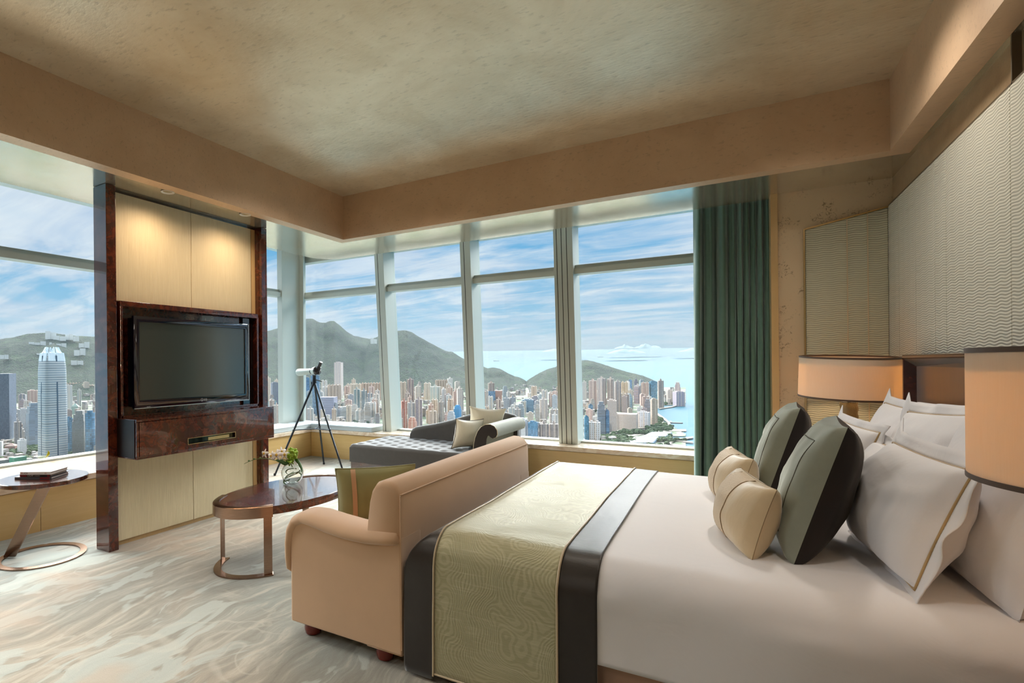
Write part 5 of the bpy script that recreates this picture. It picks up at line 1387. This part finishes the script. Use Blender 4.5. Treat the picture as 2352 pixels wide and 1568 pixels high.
# filler towers: individuals, told apart only by the window they are seen through
rf = random.Random(5)
PAL = [(CR, 'cream'), (WH, 'white'), (BE, 'beige'), (PK, 'pinkish'), (px(186, 184, 184), 'grey'), (px(196, 206, 206), 'pale blue-grey'), (px(166, 146, 136), 'brown')]
BAYS = [(-30, 212, 905, 1050, 26, 'packed among the towers seen in the far left window', 'left window city blocks'),
        (612, 655, 905, 985, 12, 'packed low in the narrow side window', 'narrow side window city blocks'),
        (697, 872, 915, 985, 40, 'packed low in the window behind the telescope', 'telescope window city blocks'),
        (905, 1060, 905, 1000, 36, 'packed low in the window above the chaise', 'chaise window city blocks'),
        (1096, 1284, 922, 1012, 56, 'packed low in the window left of the wide grooved mullion', 'third window city blocks'),
        (1337, 1500, 905, 980, 30, 'packed among the towers in the window beside the curtain', 'curtain window city blocks')]
for u0, u1, v0, v1, n, where, grp in BAYS:
    for k in range(n):
        f = (k + rf.random()) / n
        vb = v0 + (v1 - v0) * f; u = rf.uniform(u0, u1)
        sc = (vb - 797) / 140.0
        hp = rf.uniform(20, 44) * (0.55 + 0.55 * sc); wp = rf.uniform(8, 15) * (0.6 + 0.5 * sc)
        colr, nm = PAL[rf.randrange(len(PAL))]
        st = rf.choice(['cross', 'cross', 'box', 'slab', 'box', 'step'])
        mt = {'cross': 'f_res', 'slab': 'f_stripe', 'step': 'f_band'}.get(st, rf.choice(['f_res', 'f_grid', 'f_band']))
        j = rf.uniform(0.88, 1.08); colr = tuple(min(1, c * j) for c in colr[:3]) + (1,)
        place('apartment_block', u - wp / 2, u + wp / 2, vb - hp, vb, st, mt, colr, 'small %s apartment block %s' % (nm, where), 'building', grp + ', ' + nm)

# low mass of small buildings between and behind the towers
def low_mass():
    m = MB(); r = random.Random(9)
    for k in range(3600):
        u = r.uniform(-350, 1560); v = 880 + 190 * r.random() ** 1.2
        if sea_px(u, v) or (u > 1425 and v > 940): continue
        g, D = ground(u, v)
        if any((g.x - q.x) ** 2 + (g.y - q.y) ** 2 < (rr_ + 24) ** 2 for q, rr_ in FOOT): continue
        h = r.uniform(8, 55) * (1.0 if v < 985 else 0.55); w = r.uniform(14, 34)
        if 213 < u < 612: h = r.uniform(30, 140)
        yaw = r.uniform(-0.5, 0.5)
        m.obox((g.x, g.y, g.z + h / 2 - 5), (w, w * r.uniform(.6, 1.2), h + 10), yaw)
    o = m.build('low_city_blocks', M['lowmass'], None, smooth=False, fix=False)
    tag(o, 'countless small low buildings filling the ground between the towers', 'buildings', kind='stuff')
def sea_px(u, v):
    if u > 1500:
        if 935 + (u - 1500) * -0.12 < v < 955 + (u - 1500) * 0.56: return True
        if v < 893: return True
        if u > 1543 and 1004 < v < 1012: return True
        if u > 1500 and v > 1026 and u > 1500 + (1040 - v) * 2: return True
    return u > 1585
def m_lowmass():
    t = NT('low_city'); o = t.obj((0.012, 0.012, 0.012)); n = t.n('TexVoronoi', {'Vector': o, 'Scale': 3.0}, feature='F1')
    c = t.ramp(t.sep((n, 'Color')), [(0.0, srgb(150, 146, 140)), (0.25, srgb(186, 184, 180)), (0.45, srgb(136, 124, 116)), (0.6, srgb(164, 148, 134)), (0.75, srgb(118, 118, 122)), (0.9, srgb(180, 172, 164)), (1.0, srgb(150, 120, 106))], 'CONSTANT')
    o2 = t.obj(); s = t.sep(o2); fz = t.math('LESS_THAN', t.math('FRACT', t.math('DIVIDE', (s, 2), 7.0)), 0.45)
    tc = t.n('TexCoord'); az = t.math('LESS_THAN', t.math('ABSOLUTE', (t.sep((tc, 'Normal')), 2)), 0.5)
    c2 = t.mix(t.math('MULTIPLY', t.math('MULTIPLY', fz, az), 0.6), c, srgb(92, 92, 98))
    return t.done(t.bsdf(c2, 0.7))
M['lowmass'] = m_lowmass()
low_mass()

# land, sea, hills, islands
def m_land():
    t = NT('city_ground'); o = t.obj((0.01, 0.01, 0.01))
    n = t.noise(o, 1.2, 6, 0.7, 0.5)
    c = t.ramp(n, [(0.30, srgb(58, 82, 52)), (0.47, srgb(78, 98, 66)), (0.52, srgb(126, 124, 116)), (0.62, srgb(150, 146, 138)), (0.8, srgb(104, 102, 100))])
    return t.done(t.bsdf(c, 0.9))
def m_hill(name, c1, c2, c3):
    t = NT(name); o = t.obj((0.001, 0.001, 0.001))
    n = t.noise(o, 26, 6, 0.7, 0.4); n2 = t.noise(o, 5, 4, 0.6)
    v = t.n('TexVoronoi', {'Vector': o, 'Scale': 70}, feature='F1')
    c = t.mix(t.ramp(n, [(0.35, 0), (0.65, 1)]), c1, c2); c = t.mix(t.ramp(n2, [(0.52, 0), (0.70, 0.6)]), c, c3)
    h = t.math('ADD', t.math('MULTIPLY', n, 1.0), t.math('MULTIPLY', (v, 0), -0.8))
    return t.done(t.bsdf(c, 0.95, normal=t.bump(h, 1.0, 60.0)))
M['land'] = m_land(); M['hill'] = m_hill('wooded_hillside', srgb(16, 38, 28), srgb(42, 72, 42), srgb(62, 92, 52))
M['island'] = plain('haze_tinted_island', srgb(120, 146, 150), 0.95)  # pale blue-grey of distant haze is put into the base colour
def m_sea():
    t = NT('sea_water'); o = t.obj((0.004, 0.004, 0.004)); n = t.noise(o, 6, 4, 0.6); n2 = t.noise(t.obj((0.0004, 0.00015, 0.0004)), 2.0, 4, 0.6)
    c = t.mix(n2, srgb(34, 84, 104), srgb(58, 108, 124))
    return t.done(t.bsdf(c, 0.6, spec=0.06, normal=t.bump(n, 0.4, 6.0)))
M['sea'] = m_sea()
def sector(name, mat, us, vs, dz, keep, label, cat):
    m = MB(); idx = {}
    for i, u in enumerate(us):
        for j, v in enumerate(vs):
            g, D = ground(u, v); idx[i, j] = len(m.v); m.v.append((g.x, g.y, g.z + dz))
    for i in range(len(us) - 1):
        for j in range(len(vs) - 1):
            if keep((us[i] + us[i + 1]) / 2, (vs[j] + vs[j + 1]) / 2): m.f.append((idx[i, j], idx[i + 1, j], idx[i + 1, j + 1], idx[i, j + 1])); m.m.append(0)
    used = sorted({k for f in m.f for k in f}); mp = {k: i for i, k in enumerate(used)}
    m.v = [m.v[k] for k in used]; m.f = [tuple(mp[k] for k in f) for f in m.f]
    o = m.build(name, mat, None, fix=False); tag(o, label, cat, kind='structure'); return o
us = [-700 + 25 * i for i in range(86)] + [1450 + 5 * i for i in range(28)]
us = sorted(set(us))
vs_ = [858, 866, 874, 882, 890, 898] + [904 + 3 * i for i in range(55)] + [1080, 1120, 1200, 1400]
sector('city_ground', M['land'], us, vs_, 3.0, lambda u, v: not sea_px(u, v) and not (u > 1080 and v < 892) and u < 1576, 'streets and ground of the city below the window', 'ground')
m = MB(); N = 120
rad = [250, 600, 1200, 2500, 5000, 9000, 16000, 30000, 60000, 110000]
m.loft([[Vector((r * cos(-0.6 + 4.4 * k / N), r * sin(-0.6 + 4.4 * k / N), gz(r))) for k in range(N + 1)] for r in rad], caps=False, closed=False)
o = m.build('sea', M['sea'], None, fix=False); tag(o, 'hazy blue sea reaching the horizon', 'sea', kind='structure')

def hill(name, ridge, v_front, Dr, label, mat, depth=2200, rough=60, seed=0, front=0.62):
    """ridge: list of (u, v) of the skyline in the photograph; the mass stands Dr metres away"""
    us_ = []; u = ridge[0][0]
    while u <= ridge[-1][0]: us_.append(u); u += 4
    def sky(u):
        for (a, va), (b, vb) in zip(ridge[:-1], ridge[1:]):
            if a <= u <= b:
                f = (u - a) / max(1e-6, b - a); return va + (vb - va) * f
        return ridge[-1][1]
    rows = 34; m = MB()
    for u in us_:
        d, s = bearing(u, sky(u)); zt = EYE + Dr * s
        Df = Dr * front
        for j in range(rows):
            f = j / (rows - 1) * 1.35
            D = Df + (Dr - Df) * f
            zg = gz(D) - 12
            if f <= 1: k = f ** 1.25
            else: k = max(0.0, 1 - ((f - 1) / 0.35) ** 1.5)
            H_ = (zt - gz(Dr))
            p = d * D
            n_ = noise.noise(Vector((p.x * 0.0016 + seed, p.y * 0.0016, 0))) + 0.5 * noise.noise(Vector((p.x * 0.004, p.y * 0.004, seed))) + 0.3 * noise.noise(Vector((p.x * 0.011, p.y * 0.011, seed)))
            sp = 1 - abs(noise.noise(Vector((u * 0.022 + seed, f * 0.6, 3.1)))) * 2
            e = max(0, 1 - abs(f - 1) * 4) if f > 0.75 else 0
            z = zg + H_ * k + (n_ * rough + sp * rough * 0.8) * k * (1 - e) * (0 if k <= 0 else 1) + noise.noise(Vector((u * 0.3, 1, seed))) * 6 * e
            m.v.append((p.x, p.y, z))
    nu = len(us_)
    for i in range(nu - 1):
        for j in range(rows - 1):
            m.f.append((i * rows + j, (i + 1) * rows + j, (i + 1) * rows + j + 1, i * rows + j + 1)); m.m.append(0)
    o = m.build(name, mat, None, fix=False, angle=180); tag(o, label, 'hill', kind='structure'); return o
hill('hill', [(-260, 800), (-120, 792), (-20, 778), (30, 770), (60, 762), (95, 759), (120, 760), (150, 764), (175, 767), (213, 768), (300, 766), (420, 764), (520, 762), (600, 757), (617, 756), (640, 749), (668, 742), (690, 733), (704, 728), (718, 727), (733, 736), (746, 737), (758, 732), (768, 733), (780, 742), (796, 757), (812, 767), (835, 772), (852, 775), (880, 790), (900, 815), (920, 860), (930, 900)],
     900, 6800, 'long wooded twin-topped mountain ridge behind the city', M['hill'], seed=1.0, rough=70, front=0.72)
hill('hill', [(820, 880), (838, 800), (855, 774), (870, 768), (890, 759), (905, 755), (930, 754), (944, 758), (960, 768), (985, 782), (1005, 793), (1025, 803), (1040, 805), (1060, 818), (1085, 832), (1100, 835), (1120, 843), (1135, 841), (1150, 845), (1168, 855), (1190, 865), (1203, 869), (1215, 880), (1225, 905)],
     905, 6400, 'wooded hill sloping down to the sea in the middle windows', M['hill'], seed=4.0, rough=60, front=0.76)
hill('hill', [(1195, 905), (1210, 872), (1218, 866), (1235, 856), (1258, 845), (1275, 840), (1300, 831), (1325, 826), (1345, 824), (1362, 827), (1385, 834), (1410, 842), (1440, 851), (1455, 855), (1475, 860), (1500, 870), (1520, 880), (1545, 893), (1560, 903), (1572, 915)],
     905, 6200, 'low wooded coastal hill right of the wide grooved mullion', M['hill'], seed=8.0, rough=45, front=0.78)
def island(u0, u1, v_top, v_base, D, label, lob=((0.5, 1.0),)):
    m = MB(); n = 40
    a, _ = bearing(u0, v_base); b, _ = bearing(u1, v_base)
    _, sb = bearing((u0 + u1) / 2, v_base)
    zt = D * (bearing((u0 + u1) / 2, v_top)[1] - sb)
    def fn(i, j):
        d = (a * (1 - i) + b * i).normalized(); q = 2 * j - 1
        h = max(hh * max(0, 1 - abs(i - c) / 0.42) for c, hh in lob) * (1 - q * q) ** 1.0
        h *= min(1, i * 12, (1 - i) * 12)
        h *= 0.85 + 0.3 * noise.noise(Vector((i * 9, j * 4, u0)))
        DD = D * (1 + 0.05 * (j - 0.5)); return d * DD + GZ * (EYE + DD * sb + zt * h)
    o = m.grid(fn, n, 14).build('island', M['island'], None, fix=False, angle=180)
    tag(o, label, 'island', 'islands on the horizon'); o['kind'] = 'structure'
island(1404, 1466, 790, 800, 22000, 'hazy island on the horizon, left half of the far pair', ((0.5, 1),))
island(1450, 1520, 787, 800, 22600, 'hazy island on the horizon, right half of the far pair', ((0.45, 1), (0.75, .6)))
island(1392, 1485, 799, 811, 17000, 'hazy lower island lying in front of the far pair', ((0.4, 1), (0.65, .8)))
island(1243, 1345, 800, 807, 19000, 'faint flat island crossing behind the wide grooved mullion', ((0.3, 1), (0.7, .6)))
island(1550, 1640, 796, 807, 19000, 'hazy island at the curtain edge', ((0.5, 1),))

# white houses on the mountain
HOUSES = [(104, 130, 758, 776, 'white peak-top mansion with a tower'), (122, 152, 768, 777, 'long white terrace on the peak beside the mansion'), (150, 168, 766, 775, 'small white villa on the skyline'), (66, 106, 781, 793, 'white apartment row below the peak'), (113, 125, 785, 793, 'small white house below the peak-top mansion'), (129, 153, 785, 793, 'pale house row left of the blocky villa'), (181, 206, 783, 793, 'blocky white villa near the cabinet post'), (170, 197, 798, 814, 'larger white building on the slope above the pale teal tower'), (163, 192, 823, 832, 'white terrace joined to the pale teal tower'), (0, 20, 812, 818, 'low white house at the left photo edge on the slope'), (168, 182, 770, 778, 'white villa right of the skyline'), (84, 100, 810, 816, 'tiny white house left of the round skyscraper top'), (851, 866, 775, 784, 'tiny white house in the saddle between the two summits')]
for u0, u1, vt, vb, lab in HOUSES:
    uc = (u0 + u1) / 2; d, s = bearing(uc, vb); D = 4896 + 1904 * min(1.0, max(0.05, (900 - vb) / 136.0)) ** 0.8 - 60 if u0 < 800 else 5800.0
    a0, _ = bearing(u0, vb); a1, _ = bearing(u1, vb); w = (a0 - a1).length * D; h = D * (bearing(uc, vt)[1] - s)
    m = MB(); k = max(2, int(w / 40))
    for i in range(k):
        hh = h * rf.uniform(0.45, 0.9); m.box(-w / 2 + w * i / k, -w / 2 + w * (i + 0.96) / k, -14, 14, -25, hh)
    o = m.build('hillside_house', M['plainwall'], None, smooth=False); o.location = d * D + GZ * (EYE + D * s); o.rotation_euler = (0, 0, math.atan2(d.y, d.x) - PI / 2); o.color = px(206, 210, 208)
    tag(o, lab, 'house')

# waterfront: ferry sheds, jetties, highway, trees, boats
def shed(u0, u1, v0, v1, label, nroof):
    pts = [ground(u0 + 14, v0)[0], ground(u1 + 8, v0)[0], ground(u1 - 6, v1)[0], ground(u0 - 8, v1)[0]]
    c = sum(pts, Vector((0, 0, 0))) / 4
    t = thing('market_shed', label, 'shed', c)
    m = MB(); m.loft([[p + GZ * 2 for p in pts], [p + GZ * 12 for p in pts]]); m.build('walls', M['shedwall'], t, smooth=False)
    for k in range(nroof):
        f0, f1 = k / nroof, (k + 0.82) / nroof
        q = [pts[0].lerp(pts[1], f0), pts[0].lerp(pts[1], f1), pts[3].lerp(pts[2], f1), pts[3].lerp(pts[2], f0)]
        MB().loft([[p + GZ * 12.2 for p in q], [p + GZ * 15 for p in q]]).build('roof_bay', M['shedroof'], t, smooth=False)
M['shedwall'] = plain('pale_blue_shed_roof', srgb(90, 130, 160), 0.6); M['shedroof'] = plain('white_shed_roof', srgb(176, 182, 186), 0.5)
shed(1484, 1536, 999, 1009, 'long white and blue roofed market shed farther from the window', 7)
shed(1446, 1506, 1010, 1024, 'long white and blue roofed market shed nearer the window', 7)
def ribbon(name, pts, wpx, mat, label, cat, dz=5.0, th=3.0):
    m = MB(); rr = []
    for (u, v) in pts:
        a, _ = ground(u, v - wpx / 2); b, _ = ground(u, v + wpx / 2)
        rr.append([a + GZ * dz, b + GZ * dz, b + GZ * (dz - th), a + GZ * (dz - th)])
    o = m.loft(rr).build(name, mat, None, smooth=False); return tag(o, label, cat)
M['road'] = plain('pale_concrete_road', srgb(148, 142, 130), 0.8); M['quay'] = plain('quay_concrete', srgb(132, 126, 118), 0.8)
o = ribbon('highway', [(1335, 1024), (1370, 1012), (1400, 1000), (1430, 991), (1470, 985), (1510, 982), (1540, 978), (1530, 968), (1512, 955), (1503, 946)], 5, M['road'], 'elevated pale highway curving along the waterfront', 'road', 9)
o['kind'] = 'structure'
o = ribbon('highway', [(1350, 1030), (1395, 1014), (1440, 1004), (1490, 996), (1535, 990), (1576, 990)], 4, M['road'], 'pale waterfront road running below the elevated highway', 'road', 5); o['kind'] = 'structure'
ribbon('jetty', [(1500, 1044), (1530, 1024), (1556, 1012), (1592, 1007)], 3.5, M['quay'], 'long grey breakwater jetty below the sheds', 'jetty', 7)
ribbon('jetty', [(1552, 1014), (1575, 1017), (1592, 1019)], 2, M['quay'], 'thin dark jetty in the basin beside the curtain', 'jetty', 7)
ribbon('jetty', [(1533, 1021), (1560, 1027), (1570, 1028)], 2.4, M['quay'], 'short dark jetty nearest the window sill', 'jetty', 7)
ribbon('jetty', [(1514, 940), (1545, 935), (1575, 926)], 2, M['quay'], 'pale shore road on the last spit of land', 'road', 6)
def boat(u, v, L, label):
    g, D = ground(u, v); d = bearing(u, v)[0]
    t = thing('ship', label, 'ship', g)
    s_ = Vector((-d.y, d.x, 0)); m = MB()
    def R(z, k): return [g + s_ * (x * L) + d * (y * L * 0.16 * k) + GZ * z for x, y in ((-.5, 0), (-.38, -.5), (.5, -.5), (.5, .5), (-.38, .5))]
    m.loft([R(0, .7), R(L * .07, 1)]).build('hull', M['boathull'], t, smooth=False)
    MB().obox(g + s_ * (L * .3) + GZ * L * .11, (L * .14, L * .14, L * .09), math.atan2(s_.y, s_.x)).build('cabin', M['paperwhite'], t, smooth=False)
M['boathull'] = plain('dark_ship_hull', srgb(110, 96, 92), 0.6)
boat(1379, 820, 220, 'small distant cargo ship on the sea right of the wide grooved mullion'); boat(1140, 829, 200, 'small distant ship on the sea in the third window'); boat(1551, 972, 70, 'brown barge moored off the curving shore')
def trees():
    m = MB(); r = random.Random(3)
    def clump(u, v, n, su, sv, s0, s1):
        for k in range(n):
            uu = r.gauss(u, su); vv = r.gauss(v, sv)
            if sea_px(uu, vv): continue
            g, D = ground(uu, vv); s_ = r.uniform(s0, s1); m.sphere((g.x, g.y, g.z + s_ * .6 + 2), s_, 6, 4, (1, 1, .8))
    for u, v, n, su, sv in ((1400, 1008, 60, 18, 3), (1462, 996, 70, 26, 2), (1515, 985, 70, 18, 3), (1510, 962, 50, 6, 8), (1430, 1017, 70, 18, 4), (1385, 1021, 30, 10, 2), (1540, 1012, 40, 14, 4), (1480, 1030, 50, 22, 3), (1545, 930, 20, 10, 2),
                            (60, 1030, 120, 22, 6), (20, 1042, 80, 30, 5), (110, 1062, 60, 40, 4), (175, 1050, 60, 20, 4), (800, 945, 40, 10, 6), (760, 935, 20, 8, 4), (830, 975, 40, 14, 4), (985, 905, 50, 14, 7), (1110, 945, 30, 14, 5), (1350, 940, 30, 8, 6), (700, 985, 30, 10, 4)):
        clump(u, v, n, su, sv, 7, 14)
    o = m.build('park_trees', M['treegreen'], None, fix=False); tag(o, 'dark green street and park trees between the buildings', 'trees', kind='stuff')
M['treegreen'] = m_hill('tree_crowns', srgb(44, 74, 44), srgb(72, 104, 58), srgb(92, 120, 70))
trees()

def haze():
    m = MB(); N = 40; A0, A1 = 0.9, 3.1
    rr = []
    for r, zt in ((900, 420), (45000, 1500)):
        ring = [Vector((r * cos(A0 + (A1 - A0) * k / N), r * sin(A0 + (A1 - A0) * k / N), zt)) for k in range(N + 1)] + [Vector((r * cos(A0 + (A1 - A0) * k / N), r * sin(A0 + (A1 - A0) * k / N), -600)) for k in range(N, -1, -1)]
        rr.append(ring)
    t = NT('sea_haze'); v = t.n('AddShader', {0: t.n('VolumeScatter', {'Color': (0.74, 0.89, 1.0, 1), 'Density': HAZE_A / HAZE_D, 'Anisotropy': 0.0}), 1: t.n('VolumeAbsorption', {'Color': (0, 0, 0, 1), 'Density': (1 - HAZE_A) / HAZE_D})})
    t.done(None, v)
    o = m.loft(rr).build('haze', t.m, None, smooth=False); tag(o, 'pale blue haze lying over the city, hills and sea', 'haze', kind='stuff')
HAZE_D, HAZE_A = 28000.0, 0.38
haze()
# ================================================================ LIGHT, SKY, CAMERA
def light(name, typ, loc, energy, color, **kw):
    d = bpy.data.lights.new(name, typ); d.energy = energy; d.color = color
    for k, v in kw.items():
        if k != 'aim': setattr(d, k, v)
    o = bpy.data.objects.new(name, d); o.location = loc; COL.objects.link(o)
    if 'aim' in kw:
        o.rotation_euler = (Vector(kw['aim']) - Vector(loc)).to_track_quat('-Z', 'Y').to_euler()
    return o
WARM = (1.0, 0.74, 0.50)
sd = bpy.data.lights.new('sun', 'SUN'); sd.energy = 1.7; sd.color = (1.0, 0.95, 0.88); sd.angle = radians(0.6)
so = bpy.data.objects.new('sun', sd); COL.objects.link(so); so.rotation_euler = Vector((-0.05, 0.78, -0.62)).to_track_quat('-Z', 'Y').to_euler()
for k, (u, v) in enumerate(((385, 440), (563, 492))):
    p = at_z(u, v, ZS)
    light('tv_downlight', 'SPOT', (p.x, p.y, p.z - 0.02), 24, WARM, spot_size=radians(168), spot_blend=1.0, shadow_soft_size=0.05, aim=(p.x + 0.1, p.y, 0))
SOFT = (1.0, 0.90, 0.78)
for x, y, e in ((-2.6, 1.2, 70), (-1.0, 2.6, 25), (0.45, 3.6, 75), (0.45, 1.9, 30), (-2.8, 3.7, 90), (-3.0, -1.2, 110), (-1.2, -1.6, 80)):
    light('ceiling_fill', 'SPOT', (x, y, ZC - 0.02), e, SOFT, spot_size=radians(150), spot_blend=1.0, shadow_soft_size=0.10, aim=(x, y, 0))  # unseen fill spots added to brighten the room, besides downlights over bed and sofa
for x, y in ((0.73, 5.0), (0.73, 1.76)):
    light('lamp_bulb', 'POINT', (x, y, 1.28), 4.5, (1.0, 0.70, 0.42), shadow_soft_size=0.04)

def world():
    t = NT('sky', world=True)
    tc = t.n('TexCoord'); d = t.sep((tc, 'Generated')); z = (d, 2)
    base = t.ramp(z, [(0.0, srgb(196, 224, 238)), (0.05, srgb(168, 212, 238)), (0.16, srgb(120, 188, 232)), (0.34, srgb(84, 160, 220)), (1.0, srgb(70, 140, 210))])
    # cloud layer seen in perspective: project the direction on a slightly curved deck
    den = t.math('ADD', t.math('MAXIMUM', z, 0.0), 0.14)
    px = t.math('DIVIDE', (d, 0), den); py = t.math('DIVIDE', (d, 1), den)
    pv = t.n('CombineXYZ', {0: px, 1: py, 2: 0.0})
    m1 = t.n('Mapping', {'Vector': pv, 'Scale': (0.55, 0.75, 1), 'Rotation': (0, 0, 0.5), 'Location': (CLOUD_X, CLOUD_Y, 0)})
    c1 = t.noise(m1, 1.5, 9, 0.60, 0.5)
    m2 = t.n('Mapping', {'Vector': pv, 'Scale': (0.5, 1.6, 1), 'Rotation': (0, 0, 0.9), 'Location': (1.3, 5.1, 0)})
    c2 = t.noise(m2, 2.4, 8, 0.65, 0.8)
    cl = t.math('ADD', t.math('MULTIPLY', c1, 0.68), t.math('MULTIPLY', c2, 0.32))
    msk = t.ramp(cl, [(0.41, 0.0), (0.53, 0.85), (0.66, 1.0)])
    ccol = t.mix(t.ramp(c2, [(0.35, 0), (0.65, 1)]), srgb(206, 220, 240), srgb(234, 242, 250))
    hz = t.ramp(z, [(0.0, 0.35), (0.04, 0.75), (0.1, 1.0)])
    col = t.mix(t.math('MULTIPLY', msk, hz), base, ccol)
    # unseen bright sky band added above the view to light the room
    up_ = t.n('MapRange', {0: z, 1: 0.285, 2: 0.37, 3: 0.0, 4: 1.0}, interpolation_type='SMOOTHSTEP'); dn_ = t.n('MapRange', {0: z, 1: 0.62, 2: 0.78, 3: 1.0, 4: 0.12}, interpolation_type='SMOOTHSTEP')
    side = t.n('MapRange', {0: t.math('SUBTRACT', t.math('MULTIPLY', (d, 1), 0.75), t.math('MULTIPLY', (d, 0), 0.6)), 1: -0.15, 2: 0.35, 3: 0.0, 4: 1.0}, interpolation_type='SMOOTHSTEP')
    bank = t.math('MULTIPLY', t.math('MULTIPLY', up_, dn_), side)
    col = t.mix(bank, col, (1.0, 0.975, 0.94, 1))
    stg = t.math('MULTIPLY_ADD', bank, SKY_FILL, 0.95)
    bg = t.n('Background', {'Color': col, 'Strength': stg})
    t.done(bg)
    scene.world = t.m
    try: t.m.cycles.sampling_method = 'MANUAL'; t.m.cycles.sample_map_resolution = 512
    except Exception: pass
CLOUD_X, CLOUD_Y, SKY_FILL = 0.0, 0.0, 21.0
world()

cd = bpy.data.cameras.new('camera'); cam = bpy.data.objects.new('camera', cd); COL.objects.link(cam)
cd.sensor_fit = 'HORIZONTAL'; cd.sensor_width = 36.0; cd.lens = 36.0 * F / 2352
cd.shift_x = (1176 - PX) / 2352; cd.shift_y = (PY - 784) / 2352
cd.clip_start = 0.02; cd.clip_end = 120000
fwd = Vector((-sin(YAW), cos(YAW), 0)); rgt = Vector((cos(YAW), sin(YAW), 0)); up = Vector((0, 0, 1))
# the photograph is rolled by ROLL about its principal point
r2 = rgt * cos(ROLL) - up * sin(ROLL) * -1 if False else rgt * cos(ROLL) + up * (-sin(ROLL)) * -1
c_, s_ = cos(ROLL), sin(ROLL)
xax = rgt * c_ - up * s_; yax = rgt * s_ + up * c_
cam.matrix_world = Matrix.Translation((0, 0, EYE)) @ Matrix((xax, yax, -fwd)).transposed().to_4x4()
scene.camera = cam
vs = scene.view_settings
vs.view_transform = 'Standard'; vs.look = 'None'; vs.exposure = 0.1; vs.gamma = 1.0; vs.use_curve_mapping = False
cy = scene.cycles
cy.use_denoising = True
try: cy.denoiser = 'OPENIMAGEDENOISE'; cy.denoising_input_passes = 'RGB_ALBEDO_NORMAL'
except Exception: pass
cy.use_adaptive_sampling = True; cy.adaptive_threshold = 0.02
cy.max_bounces = 10; cy.diffuse_bounces = 5; cy.glossy_bounces = 5; cy.transmission_bounces = 6; cy.transparent_max_bounces = 24
cy.sample_clamp_indirect = 6.0; cy.caustics_reflective = False; cy.caustics_refractive = False
